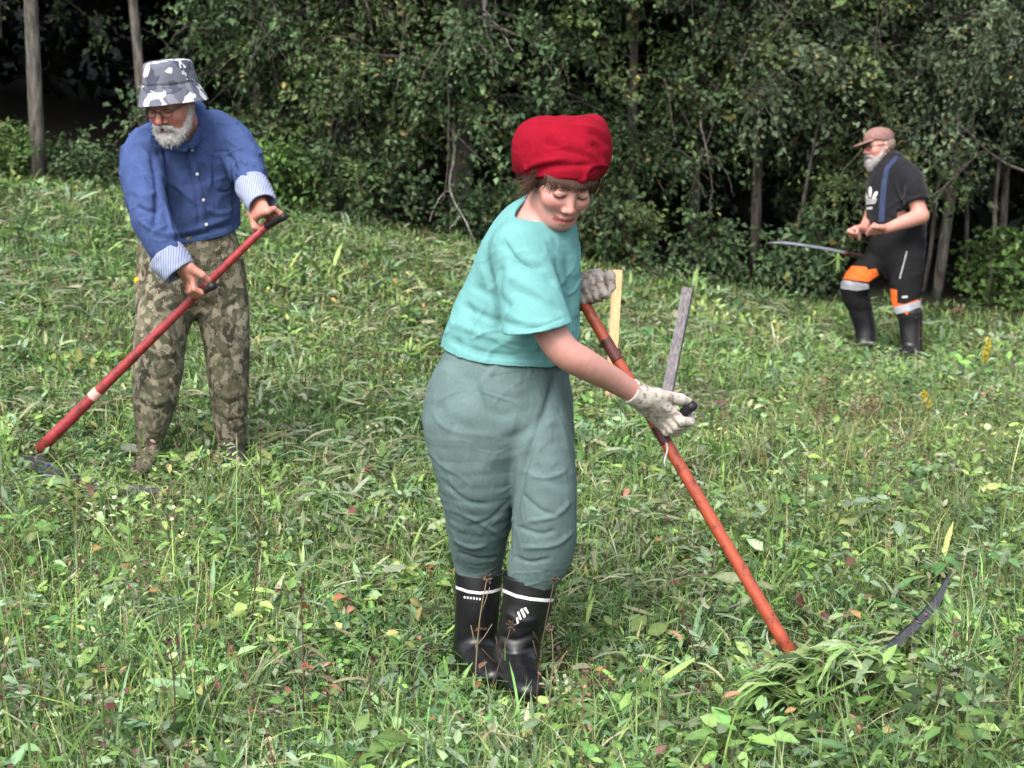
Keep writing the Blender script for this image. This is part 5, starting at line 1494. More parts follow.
# --- trousers and boots
tr = U()
tr.add(sil_tube([(191, 222, 6.48, 38, .10), (190, 240, 6.48, 48, .135), (190, 258, 6.48, 53, .145), (191, 282, 6.48, 56, .145)]), 0.02)
tr.add(sil_tube([(164, 300, 6.46, 28.5, .118), (160, 335, 6.40, 27, .108), (159, 368, 6.38, 25, .095), (154, 405, 6.40, 21, .082), (151, 432, 6.44, 15, .065), (150, 445, 6.46, 11, .05)], n=25), 0.035)
tr.add(sil_tube([(221, 300, 6.50, 28, .118), (226, 338, 6.48, 23.5, .105), (228, 370, 6.48, 20.5, .095), (230, 405, 6.51, 18, .082), (231, 436, 6.55, 15.5, .07)], n=25), 0.016)
V, Q, N = surface(tr, *tr.bound, 0.0048)
disp = 0.005 * fold_noise(V, 8, (0.5, 0, 1), 55, False) + 0.009 * creases(V, 11, (1, 0.3, -0.4), 59) + 0.007 * creases(V, 9, (0.3, 0.1, 1), 63)
disp += strokes(V, N, [([(150, 258), (190, 262), (236, 256)], 2, 0.004), ([(192, 262), (193, 285), (192, 305)], 2, -0.008), ([(200, 300), (220, 310), (240, 300)], 3, -0.008), ([(145, 300), (160, 312), (185, 306)], 3, -0.007),
    ([(140, 345), (160, 355), (180, 350)], 3, 0.008), ([(140, 372), (158, 380), (176, 374)], 3, -0.008), ([(138, 396), (155, 404), (170, 398)], 3, 0.008), ([(212, 350), (228, 358), (246, 352)], 3, -0.007), ([(214, 390), (230, 398), (246, 392)], 3, 0.007), ([(216, 415), (232, 422), (246, 418)], 3, -0.007),
    ([(243, 285), (247, 310), (246, 335)], 3, 0.008), ([(234, 290), (238, 315), (236, 335)], 2, -0.006), ([(138, 270), (150, 285), (168, 290)], 2, -0.006)])
V = V + N * disp[:, None]
trL = mesh_np("trousers", V, [Q], m_camo, Lt)
m_yel = material("yellow_tag", srgb(226, 190, 40), rough=0.7, var=0.1)
dv, dt = decal([[(131, 281), (137, 277), (140, 279), (134, 285)]], (V, Q), 0.003, 2.0)
if len(dt): mesh_np("pocket_tag", dv, [dt], m_yel, trL)
for st, ft in ((((150, 428, 6.44, 12.5, .055), (149, 445, 6.45, 12, .05), (148, 460, 6.45, 12, .05)), ((148, 461, 6.44, 12, .045), (143, 466, 6.34, 12, .04), (140, 470, 6.24, 10, .03))),
               (((231, 428, 6.55, 14, .062), (232, 445, 6.56, 12, .05), (232, 452, 6.56, 12, .05)), ((232, 453, 6.55, 12, .045), (236, 458, 6.44, 12, .04), (238, 461, 6.36, 10, .03)))):
    b_ = U(sil_tube(st, n=9)); b_.add(Tube([P(a, c, d) for a, c, d, *_ in ft], [px2m(f[3], f[2]) for f in ft], [f[4] for f in ft], (1, 0.15, 0)), 0.02)
    V, Q, N = surface(b_, *b_.bound, 0.006); mesh_np("boot", V, [Q], m_camo if st[0][0] == 150 else m_boot_dark, Lt)
# --- bucket hat
def lathe(o, M, prof, n=56, ez=1.0, wob=0.0, seed=0):
    th = np.arange(n) / n * 2 * math.pi; V = []
    for (r_, y) in prof: V.append(np.stack([r_ * np.cos(th), np.full(n, y), ez * r_ * np.sin(th)], -1))
    V = np.vstack(V); m = len(prof)
    if wob: V = V * (1 + wob * vnoise(V * 14, seed)[:, None] * np.array([1, 0.5, 1])) + wob * 0.04 * np.stack([vnoise(V * 28, seed + 1)] * 3, -1)
    i = np.arange(m - 1)[:, None] * n; j = np.arange(n)[None]; k = (j + 1) % n
    Q = np.stack([i + j, i + k, i + n + k, i + n + j], -1).reshape(-1, 4)
    return np.array(o) + V @ np.array(M).T, Q
hM = rot_face(math.radians(-12), math.radians(13), math.radians(-2)); hO = P(170.5, 84, 6.13)
prof = [(.001, .084), (.03, .086), (.06, .085), (.077, .081), (.084, .073), (.087, .06), (.090, .035), (.093, .012), (.0945, .004), (.093, .002), (.0945, -.001), (.102, -.018), (.112, -.040), (.1205, -.064), (.1215, -.066), (.119, -.066), (.110, -.040), (.099, -.017), (.090, .0), (.086, .03)]
V, Q = lathe(hO, hM, prof, ez=1.30, wob=0.06, seed=5); mesh_np("bucket_hat", V, [Q], m_camo_hat, Lt)

# ------------------------------------------------------------------ the man with the cap, farther down the meadow
m_black_t = material("black_jersey", (0.008, 0.008, 0.011), rough=0.85, spec=0.2, var=0.2, vscale=12, sheen=0.08)
m_work = material("black_work_cloth", (0.010, 0.010, 0.011), rough=0.85, spec=0.15, var=0.25, vscale=14, bump=0.3, bscale=400)
m_orange = material("signal_orange", srgb(214, 100, 34), rough=0.8, fine=0.1, var=0.2, vscale=20)
m_silver = material("reflective_tape", srgb(160, 162, 170), rough=0.45, var=0.2, fine=0.1)
m_cap = material("faded_pink_cap", srgb(138, 104, 100), rough=0.9, var=0.18, vscale=60, bump=0.3)
m_strap = material("navy_strap", srgb(44, 58, 88), rough=0.8, var=0.1)
R0 = P(885, 358, 11.3)
Rt = thing("person", "bearded man in a pinkish cap, black T-shirt and dark work trousers with orange knees", "person", (R0[0], R0[1], float(H(R0[0], R0[1]))))
Rh = P(878.5, 147, 11.28); RM = rot_face(math.radians(-70), math.radians(3), math.radians(-2))
rls, rle, rlw = P(908, 177, 11.12), P(921, 216, 11.06), P(886, 229, 10.98)
rrs, rre, rrw = P(884, 180, 11.50), P(872, 214, 11.48), P(864, 228, 11.24)
h1 = grip_hand(P(874, 231, 10.98), unit(-0.5 * RIGHT * 0 + UPC * 0.5 - FWD * 0.6 + 0.3 * RIGHT), 0.010, -RIGHT * 0.6 - FWD * 0.6 + 0.5 * UPC, -1, rlw, sc=1.12)
h2 = grip_hand(P(855, 235, 11.15), unit(UPC * 0.5 - FWD * 0.6 - 0.3 * RIGHT), 0.012, -RIGHT * 0.6 + UPC * 0.7 - FWD * 0.3, -1, rrw, sc=1.10)
body = U()
body.add(Local(head_parts(male=True, jaw=1.05, nose=1.15), Rh, RM, 0.16), 0.02)
body.add(Cone(Rh + RM @ np.array([0, -0.055, -0.035]), P(890, 168, 11.3), 0.056, 0.066), 0.025)
body.add(sil_tube([(890, 168, 11.3, 12, .09), (893, 190, 11.3, 19, .12), (897, 240, 11.3, 22, .11)]), 0.03)
body.add(Cone(P(895, 172, 11.22), rls, 0.055, 0.058), 0.03).add(Cone(P(888, 173, 11.4), rrs, 0.055, 0.055), 0.03)
body.add(Cone(rls, rle, 0.058, 0.050), 0.02).add(Tube([rle, rle * .7 + rlw * .3, rlw], [.049, .050, .031], [.049, .050, .031]), 0.02)
body.add(Cone(rrs, rre, 0.055, 0.047), 0.02).add(Cone(rre, rrw, 0.046, 0.031), 0.02)
for q in h1 + h2: body.add(*q)
for st in ([(903, 250, 11.22, 12, .07), (906, 295, 11.2, 9, .05), (911, 335, 11.2, 6, .035)], [(890, 252, 11.38, 12, .07), (860, 283, 11.31, 7, .045), (859, 300, 11.36, 5, .03), (865, 332, 11.36, 5, .03)]):
    body.add(sil_tube(st), 0.03)
V, Q, N = surface(body, *body.bound, 0.0056)
skin = srgb(194, 138, 124); Lc = (V - Rh) @ RM
C = np.tile(np.array(skin), (len(V), 1)); hd = (np.linalg.norm(Lc, axis=1) < 0.145) & (Lc[:, 1] > -0.125)
C[hd] = face_paint(Lc[hd], skin, srgb(160, 90, 80), srgb(150, 130, 120), open_=0.8, ruddy=(1.1, 0.75, 0.72))
mesh_np("body", V, [Q], m_skin_m, Rt, col=C)
beard_mesh(Rt, Rh, RM, 63, long_=0.02, tone=0.62, h=0.0045); glasses(Rt, Rh, RM, 1.5)
hr_ = U(Local(U(Ell((0, 0.02, -0.03), (0.080, 0.075, 0.090))), Rh, RM, 0.12)); hr_.add(Cut(Rh + RM @ np.array([0, 0, 0.015]), RM @ np.array([0, -0.25, 1.0])), 0.004, '&')
hr_.add(Cut(Rh + RM @ np.array([0, -0.03, 0]), RM @ np.array([0, -1, 0])), 0.01, '&')
V, Q, N = surface(hr_, *hr_.bound, 0.006); mesh_np("hair", V, [Q], m_beard, Rt, col=np.tile(np.array(srgb(150, 132, 122)), (len(V), 1)))
cp = U(Local(U(Ell((0, 0.058, -0.008), (0.087, 0.074, 0.107))), Rh, RM, 0.14)); cp.add(Cut(Rh + RM @ np.array([0, 0.042, 0.08]), RM @ np.array([0, -1, 0.12])), 0.004, '&')
bill = U(Ell((0, 0.030, 0.112), (0.074, 0.0075, 0.072), np.stack([[1, 0, 0], unit([0, 1, 0.28]), unit([0, -0.28, 1])], -1)))
cp.add(Local(bill, Rh, RM, 0.20), 0.006)
V, Q, N = surface(cp, Rh - 0.22, Rh + 0.22, 0.0045); mesh_np("cap", V + N * (0.002 * vnoise(V * 30, 3))[:, None], [Q], m_cap, Rt)
# T-shirt
sh = U()
sh.add(sil_tube([(899, 262, 11.3, 26, .13), (898, 236, 11.3, 29, .15), (896, 218, 11.3, 29, .16), (894, 200, 11.3, 27.5, .155), (892, 184, 11.3, 25.5, .15), (890, 170, 11.3, 19, .13), (889, 160, 11.3, 10.5, .085)], n=29), 0.02)
sh.add(sil_tube([(903, 172, 11.16, 13, .09), (910, 182, 11.12, 14.5, .10), (916, 201, 11.08, 13, .09), (919, 214, 11.06, 13, .09)]), 0.03)
sh.add(sil_tube([(886, 176, 11.46, 12, .085), (879, 200, 11.49, 11, .08)]), 0.03)
scd = unit(P(918, 212, 11.06) - P(909, 178, 11.12))
class Sleeve_cut:
    R = None
    def __call__(s, p):
        q = project(p); arm = (q[:, 2] < 11.19) & (q[:, 0] > 897)
        return np.where(arm & ((p - P(908, 178, 11.12)) @ scd > 0.05), (p - P(916.5, 203, 11.08)) @ scd, -0.05)
sh.add(Sleeve_cut(), 0.004, '&')
V, Q, N = surface(sh, *sh.bound, 0.006)
disp = 0.006 * fold_noise(V, 9, (0.5, 0, 1), 95, False) + 0.009 * creases(V, 9, (0.8, 0, 1), 96)
disp += strokes(V, N, [([(903, 180), (902, 200), (906, 222)], 2, -0.012), ([(885, 215), (900, 222), (918, 216)], 2, -0.008), ([(900, 190), (912, 196), (924, 190)], 1.6, -0.006)])
V = V + N * disp[:, None]; ts = mesh_np("t_shirt", V, [Q], m_black_t, Rt)
def leafp(cx, cy, rx, ry, ang, n=12):
    a = math.radians(ang); out = []
    for t in np.arange(n) / n * 2 * math.pi:
        w_ = rx * math.sin(t) * (0.75 + 0.25 * math.cos(t)); h_ = -ry * math.cos(t)
        out.append((cx + w_ * math.cos(a) - h_ * math.sin(a), cy + w_ * math.sin(a) + h_ * math.cos(a)))
    return out
em = [leafp(871, 192.5, 2.6, 6.5, 0), leafp(866.6, 196.5, 2.1, 4.6, -28), leafp(876.2, 196, 2.7, 5.4, 30), [(865.5, 200.6), (878.5, 199.4), (878.5, 200.6), (865.6, 201.8)], [(865.8, 202.8), (878, 201.6), (877.8, 202.8), (866, 204)], [(866.2, 205), (877, 203.8), (876.6, 205), (866.8, 206.2)], [(867, 209.6), (873.6, 209), (873.6, 211.4), (867.2, 212)]]
em = [[(870.5 + (x - 871) * 0.88, 198 + (y - 199) * 0.88) for x, y in p_] for p_ in em]
dv, dt = decal(em, (V, Q), 0.003, 1.2)
if len(dt): mesh_np("emblem", dv, [dt], m_white_mark, ts)
dv, dt = decal([[(895.5, 156), (899.5, 158), (890, 170), (887, 182), (885.6, 200), (884.6, 222), (878.8, 222), (880, 200), (881.6, 182), (885, 168)]], (V, Q), 0.006, 2.0)
mesh_np("suspender", dv, [dt], m_strap, Rt)
# trousers
tr = U()
tr.add(sil_tube([(898, 234, 11.3, 28.5, .155), (897, 246, 11.3, 29.5, .16), (898, 258, 11.3, 26, .14)]), 0.02)
tr.add(sil_tube([(906, 262, 11.22, 20, .115), (906, 280, 11.2, 17, .10), (906, 298, 11.2, 15, .088), (908, 312, 11.2, 13, .078), (910, 322, 11.2, 10.5, .065)]), 0.03)
tr.add(sil_tube([(888, 258, 11.38, 20, .115), (872, 268, 11.33, 17.5, .105), (858, 281, 11.3, 15.5, .098), (855, 294, 11.33, 14, .085), (859, 306, 11.35, 11.5, .07)], (0.6, 0, 0.8)), 0.02)
V, Q, N = surface(tr, *tr.bound, 0.006)
V = V + N * (0.007 * fold_noise(V, 8, (0.4, 0, 1), 97, False) + 0.010 * creases(V, 9, (1, 0, 0.3), 98) + 0.008 * creases(V, 8, (0.4, 0, 1), 92))[:, None]
tw = mesh_np("trousers", V, [Q], m_work, Rt)
def pdecal(name, polys, mat, off):
    dv, dt = decal(polys, (V, Q), off, 1.6)
    if len(dt): mesh_np(name, dv, [dt], mat, tw)
pdecal("knee_patch", [[(847, 266), (857, 266.5), (866, 267), (868, 270), (876, 268.5), (878.5, 275), (868, 282), (856, 280.5), (840, 278.5), (840, 272), (843, 268)]], m_orange, 0.004)
pdecal("reflective_strip", [[(837, 279.5), (856, 281.8), (868, 284), (869, 288.5), (857, 290.5), (837, 288)]], m_silver, 0.006)
pdecal("knee_patch", [[(889, 288), (897.5, 290), (897.5, 303), (905, 304), (918, 299), (922, 302), (921, 312), (914, 318), (909, 317), (903, 311), (890, 306)]], m_orange, 0.004)
pdecal("reflective_strip", [[(892, 307), (905, 304.5), (922, 299.5), (922, 306), (906, 312), (897, 314)]], m_silver, 0.007)
pdecal("zipper", [[(906.2, 251.5), (907.4, 251.7), (900.4, 279), (899.2, 278.7)]], m_silver, 0.004)
pdecal("label_tag", [[(902, 296), (907.5, 295.6), (907.5, 297.6), (902, 298)]], m_white_mark, 0.004)
for st, ft in ((((857, 297, 11.35, 13, .082), (861, 312, 11.36, 12, .07), (865, 328, 11.37, 10.5, .06), (866, 346, 11.37, 10.5, .06)), ((866, 346, 11.37, 10, .055), (858, 350, 11.33, 10, .045), (848, 353, 11.28, 8, .035))),
               (((910, 314, 11.2, 12, .08), (911, 328, 11.2, 11, .065), (912, 350, 11.2, 10.5, .06)), ((912, 350, 11.2, 10, .055), (905, 354, 11.14, 9, .045), (897, 357, 11.08, 8, .035)))):
    b_ = U(sil_tube(st, n=13)); b_.add(Tube([P(a, c, d) for a, c, d, *_ in ft], [f[4] for f in ft], [f[4] for f in ft], (0, 1, 0)), 0.02)
    V, Q, N = surface(b_, *b_.bound, 0.006); V = V + N * (0.003 * fold_noise(V, 14, (1, 0, 0), 99, False))[:, None]
    mesh_np("boot", V, [Q], m_rubber, Rt)
# ------------------------------------------------------------------ scythes
def painted(name, c, dirt, scale=26):
    m = material(name, c, rough=0.5, spec=0.4, var=0)
    n, l = m.node_tree.nodes, m.node_tree.links
    geo = n.new("ShaderNodeNewGeometry"); no = n.new("ShaderNodeTexNoise"); no.inputs["Scale"].default_value = scale; no.inputs["Detail"].default_value = 8; no.inputs["Roughness"].default_value = 0.7
    l.new(geo.outputs["Position"], no.inputs["Vector"])
    cr = n.new("ShaderNodeValToRGB"); e = cr.color_ramp.elements
    e[0].position = 0.38; e[0].color = (*K(dirt), 1); e[1].position = 0.50; e[1].color = (*K(c), 1)
    x = cr.color_ramp.elements.new(0.75); x.color = (*K([q * 1.25 for q in c]), 1)
    l.new(no.outputs[0], cr.inputs[0]); l.new(cr.outputs[0], n["Principled BSDF"].inputs["Base Color"])
    bp = n.new("ShaderNodeBump"); bp.inputs["Strength"].default_value = 0.25; bp.inputs["Distance"].default_value = 0.003
    l.new(no.outputs[0], bp.inputs["Height"]); l.new(bp.outputs[0], n["Principled BSDF"].inputs["Normal"])
    return m
m_orange_paint = painted("worn_orange_paint", srgb(164, 76, 52), srgb(110, 50, 42), 30)
m_red_paint = painted("worn_red_paint", srgb(150, 50, 54), srgb(96, 40, 42), 30)
m_dark_band = painted("worn_bare_wood", srgb(98, 52, 50), srgb(60, 36, 36))
m_blackgrip = material("black_grip", (0.015, 0.015, 0.016), rough=0.5, var=0.1)
m_steel = material("dark_steel", (0.09, 0.095, 0.11), rough=0.42, metal=0.6, var=0.3, vscale=40)
m_steel_light = material("worn_steel", (0.22, 0.235, 0.28), rough=0.4, metal=0.5, var=0.2, vscale=40)
m_tape = material("pale_tape", srgb(225, 170, 160), rough=0.7, var=0.1)

def blade(pts, width, name, mat, parent, up):
    """curved blade with a raised back rib, real thickness"""
    n = 26; C = catmull(np.array(pts), n); s = np.linspace(0, 1, n)
    tan = np.gradient(C, axis=0); tan /= np.linalg.norm(tan, axis=1)[:, None]
    side = np.cross(tan, up); side /= np.linalg.norm(side, axis=1)[:, None]; nn = np.cross(side, tan)
    wv = (width * (1 - 0.15 * s) * np.clip((1 - s) * 5, 0.05, 1) ** 0.7)[:, None]
    rows = [C + nn * 0.006, C + side * wv * 0.12 + nn * 0.001, C + side * wv, C + side * wv * 0.12 - nn * 0.003, C - nn * 0.003 - side * 0.002]
    V = np.stack(rows, 1).reshape(-1, 3); m = 5
    i = np.arange(n - 1)[:, None] * m; j = np.arange(m)[None]; k = (j + 1) % m
    Q = np.stack([i + j, i + k, i + m + k, i + m + j], -1).reshape(-1, 4)
    return mesh_np(name, V, [Q], mat, parent, smooth_=False)

def bar(name, pts, rad, mat, parent, n=10, m=14):
    c = catmull(np.array(pts), m); r_ = np.interp(np.linspace(0, 1, m), np.linspace(0, 1, len(rad)), rad)
    q = MB(); q.tube(c, r_, n); return q.build(name, mat, parent)

up_w = np.array([0, 0, 1.0])
o_ = SN_END
St = thing("scythe", "orange-red scythe swung by the woman, dark blade tip rising from the cut grass", "scythe", o_, "scythes held by the mowers")
bar("snath", [sn(-0.01), sn(0.33), sn(0.66), sn(1.0)], [0.0155, 0.016, 0.017, 0.0185], m_orange_paint, St)
bar("worn_band", [sn(0.11), sn(0.17)], [0.0164, 0.0165], m_dark_band, St); bar("worn_band", [sn(0.35), sn(0.40)], [0.0172, 0.0173], m_dark_band, St)
bar("grip", [GR0, GR0 + gr_u * 0.07, GR1], [0.013, 0.0135, 0.0125], m_blackgrip, St)
bar("grip", [P(583, 300, 4.55), HL_A, HL_A + lu * 0.026], [0.012, 0.0125, 0.012], m_blackgrip, St)
q = MB(); e = np.linspace(0, 1, 6); t0 = sn(0.395); q.tube(t0 + np.stack([0.004 * np.sin(e * 6), -0.018 - 0.002 * e, -0.065 * e], -1), 0.0028, 5); q.build("tie_cord", m_white_mark, St)
bl = [SN_END + np.array([-0.01, 0, -0.015]), P(830, 668, 4.46), P(870, 655, 4.54), P(905, 629, 4.64), P(932, 600, 4.75), P(950, 572, 4.84)]
blade(bl, 0.029, "blade", m_steel, St, np.array([-0.1, -0.55, 0.85]))
bar("ferrule", [sn(0.975), sn(1.005)], [0.022, 0.023], m_steel, St)

St = thing("scythe", "bright red scythe held across the camouflage trousers by the man in the blue shirt", "scythe", LS_END, "scythes held by the mowers")
bar("snath", [lsn(0.0), lsn(0.35), lsn(0.7), lsn(1.0)], [0.0145, 0.016, 0.0195, 0.024], m_red_paint, St)
bar("grip", [LG1_0, (LG1_0 + LG1_1) / 2, LG1_1], [0.0125, 0.013, 0.014], m_blackgrip, St); bar("grip", [LG2_0, (LG2_0 + LG2_1) / 2, LG2_1 + g2u * 0.02], [0.0125, 0.013, 0.014], m_blackgrip, St)
bar("tape", [lsn(0.735), lsn(0.765)], [0.0222, 0.0226], m_tape, St)
blade([LS_END + np.array([0, 0, -0.01]), P(52, 466, 6.2), P(84, 478, 6.05), P(122, 485, 5.98), P(165, 490, 5.95)], 0.06, "blade", m_steel, St, np.array([0.1, -0.5, 0.86]))

e0 = P(846, 254, 11.24)
St = thing("scythe", "scythe with a pale thin blade raised in front of the man with the cap", "scythe", e0, "scythes held by the mowers")
blade([e0, P(832, 251, 11.22), P(805, 246.5, 11.18), P(785, 244, 11.16), P(767, 243, 11.14)], 0.018, "blade", m_steel_light, St, np.array([0.05, -0.94, 0.30]))
bar("snath", [P(843, 253, 11.24), P(858, 256, 11.6), P(876, 259, 12.0), P(893, 262, 12.35)], [0.016, 0.016, 0.017, 0.018], m_dark_band, St)
q = MB(); r = np.random.default_rng(44)
V, F, C = blades(np.zeros(22), np.zeros(22), np.full(22, 0.14) * r.uniform(0.5, 1.4, 22), np.full(22, 0.008), np.abs(r.normal(0.5, 0.4, 22)), r.uniform(0, 6.28, 22), PAL[r.choice([0, 1, 4], 22)], None, z0=np.zeros(22))
V[:, 2] *= -1; V = V + P(838, 252, 11.19)
tag(mesh_np("grass_wisp", V, [F], m_grass, col=C), "small tuft of cut grass hanging from the raised scythe blade", "grass tuft")

# ------------------------------------------------------------------ two marker stakes
def stake_wood(name, c1, c2):
    m = material(name, c1, rough=0.85, spec=0.2, var=0); n, l = m.node_tree.nodes, m.node_tree.links
    geo = n.new("ShaderNodeNewGeometry"); mp = n.new("ShaderNodeMapping"); mp.inputs["Scale"].default_value = (120, 120, 7)
    no = n.new("ShaderNodeTexNoise"); no.inputs["Scale"].default_value = 1.4; no.inputs["Detail"].default_value = 5
    l.new(geo.outputs["Position"], mp.inputs[0]); l.new(mp.outputs[0], no.inputs["Vector"])
    cr = n.new("ShaderNodeValToRGB"); e = cr.color_ramp.elements; e[0].position = 0.35; e[0].color = (*K(c2), 1); e[1].position = 0.65; e[1].color = (*K(c1), 1)
    l.new(no.outputs[0], cr.inputs[0]); l.new(cr.outputs[0], n["Principled BSDF"].inputs["Base Color"])
    bp = n.new("ShaderNodeBump"); bp.inputs["Strength"].default_value = 0.4; bp.inputs["Distance"].default_value = 0.003; l.new(no.outputs[0], bp.inputs["Height"]); l.new(bp.outputs[0], n["Principled BSDF"].inputs["Normal"])
    return m
def stake(lab, top, bot, w_, d_, rot, mat):
    import bmesh
    top, bot = np.array(top), np.array(bot); ax = unit(top - bot); bot = bot - ax * 0.05
    s_ = unit(np.array([math.cos(rot), math.sin(rot), 0]) - ax * (ax @ np.array([math.cos(rot), math.sin(rot), 0]))); f_ = np.cross(ax, s_)
    bm = bmesh.new(); L = np.linalg.norm(top - bot); rows = []
    r = np.random.default_rng(3)
    for t in np.linspace(0, 1, 9):
        rows.append([bm.verts.new(bot + ax * (L * t) + s_ * (sx * w_ / 2 + r.normal(0, 0.0006)) + f_ * (sy * d_ / 2 + r.normal(0, 0.0006))) for sx, sy in ((-1, -1), (1, -1), (1, 1), (-1, 1))])
    for a, b_ in zip(rows, rows[1:]):
        for i in range(4): bm.faces.new((a[i], a[(i + 1) % 4], b_[(i + 1) % 4], b_[i]))
    bm.faces.new(rows[0][::-1]); bm.faces.new(rows[-1])
    bmesh.ops.bevel(bm, geom=[e for e in bm.edges if len(e.link_faces) == 2 and e.calc_face_angle() > 1.0], offset=0.003, segments=2, affect='EDGES')
    me = bpy.data.meshes.new("wooden_stake"); bm.to_mesh(me); bm.free(); me.materials.append(mat)
    o = bpy.data.objects.new("wooden_stake", me); COL.objects.link(o); WLOC[o.name] = np.zeros(3)
    return tag(o, lab, "stake")
stake("pale new wooden stake standing upright behind the woman's scythe handle", P(617.5, 270, 8.3), P(609.5, 408, 8.3), 0.043, 0.022, 0.25, stake_wood("new_pine", srgb(230, 194, 150), srgb(206, 160, 116)))
stake("weathered grey wooden stake leaning right behind the woman's gloved hand", P(688.5, 288, 8.0), P(665, 405, 8.0), 0.048, 0.036, -0.35, stake_wood("weathered_wood", srgb(142, 136, 138), srgb(92, 88, 94)))

# ------------------------------------------------------------------ plants one can tell apart
m_stalk = material("plant_stalk", attr=True, rough=0.8, spec=0.2, var=0.1)
def gpos(px, py):
    """ground point under a pixel"""
    lo, hi = 2.5, 14.0
    for _ in range(40):
        m_ = (lo + hi) / 2; w_ = P(px, py, m_)
        if w_[2] > float(H(w_[0], w_[1])): lo = m_
        else: hi = m_
    return P(px, py, (lo + hi) / 2)
def stalk_to(base, px, py):
    """top point of an upright stalk: above the base, seen at pixel height py, leaning toward px"""
    d = (base - CAM) @ FWD
    return P(px, py, d)
def goldenrod(lab, bx, by, tx, ty, seed):
    r = np.random.default_rng(seed); b_ = gpos(bx, by); t_ = stalk_to(b_, tx, ty); T = thing("goldenrod", lab, "plant", b_, "yellow goldenrods in the meadow")
    q = MB(); e = np.linspace(0, 1, 8); line = b_ + (t_ - b_) * e[:, None] + np.array([0.02, 0, 0]) * np.sin(e * 3)[:, None]
    q.tube(line, 0.003 * (1 - 0.5 * e), 5, col=(0.10, 0.13, 0.04)); q.build("stem", m_stalk, T, color=True)
    k = 26; f = r.uniform(0.1, 0.7, k); p = np.stack([np.interp(f, e, line[:, c]) for c in range(3)], -1)
    V, Qq, Tt, C = leaves(p, 0.07 * (1.1 - f), 0.012 + 0 * f, r.uniform(0, 6.28, k), r.normal(0.4, 0.3, k), PAL[r.choice([0, 1, 4], k)])
    mesh_np("foliage", V, [Qq, Tt], m_leaf, T, col=C)
    k = 240; f = 0.6 + 0.4 * r.random(k); p = np.stack([np.interp(f, e, line[:, c]) for c in range(3)], -1) + r.normal(0, 1, (k, 3)) * (0.005 + 0.018 * (1 - f))[:, None]
    V, Tt, C = leaf_quads(p, rvec(r, k), np.full(k, 0.011), np.full(k, 0.010), rvec(r, k), np.array([(0.62, 0.50, 0.04)]) * np.exp(r.normal(0, 0.2, (k, 1))))
    mesh_np("flower_head", V, [Tt], m_leaf, T, col=C)
goldenrod("taller yellow goldenrod near the right edge, up the slope from the other", 972, 395, 988, 338, 1)
goldenrod("shorter yellow goldenrod spike in the grass below the capped man's boots", 922, 432, 924, 392, 2)

def flower(lab, px, py, tx, ty, c, name, cat, grp, seed, size=0.011):
    r = np.random.default_rng(seed); b_ = gpos(px, py); t_ = stalk_to(b_, tx, ty); T = thing(name, lab, cat, b_, grp)
    q = MB(); e = np.linspace(0, 1, 7); q.tube(b_ + (t_ - b_) * e[:, None] + 0.012 * np.stack([np.sin(e * 3), 0 * e, 0 * e], -1), 0.0016, 4, col=(0.09, 0.11, 0.04)); q.build("stem", m_stalk, T, color=True)
    k = 46; d = rvec(r, k); d[:, 2] = np.abs(d[:, 2]); t2 = t_ + 0.012 * np.array([math.sin(3), 0, 0])
    V, Tt, C = leaf_quads(np.tile(t2, (k, 1)), d, np.full(k, size * 1.3), np.full(k, size * 0.35), rvec(r, k), np.array([c]) * np.exp(r.normal(0, 0.2, (k, 1))))
    mesh_np("flower_head", V, [Tt], m_leaf, T, col=C)
PUR = (0.26, 0.18, 0.52)
for i, (px, py, tx, ty, lab) in enumerate([(46, 490, 48, 466, "purple knapweed flower just below the red scythe's lower end"), (28, 560, 30, 534, "purple knapweed flower at the left edge of the meadow"),
        (72, 790, 70, 763, "purple knapweed flower at the bottom left corner"), (399, 776, 400, 748, "purple knapweed flower among orange leaves at the bottom of the picture"),
        (874, 500, 873, 476, "purple knapweed flower in the uncut grass right of the scythe handle"), (915, 508, 912, 484, "purple knapweed flower nearest the right edge")]):
    flower(lab, px, py, tx, ty, PUR, "knapweed", "flower", "purple flowers in the grass", 20 + i)
for i, (px, py, tx, ty, lab) in enumerate([(957, 760, 954, 676, "whitish seed head on a dark stalk right of the mown heap"), (1004, 640, 1003, 606, "white flower head near the right edge beside the blade tip"),
        (846, 770, 851, 742, "white clover head under the mown heap"), (272, 735, 273, 717, "white clover head in the lower left grass"), (721, 775, 722, 752, "white clover head at the bottom below the scythe")]):
    flower(lab, px, py, tx, ty, (0.55, 0.53, 0.45), "clover_flower", "flower", "white flowers in the grass", 40 + i, 0.009)

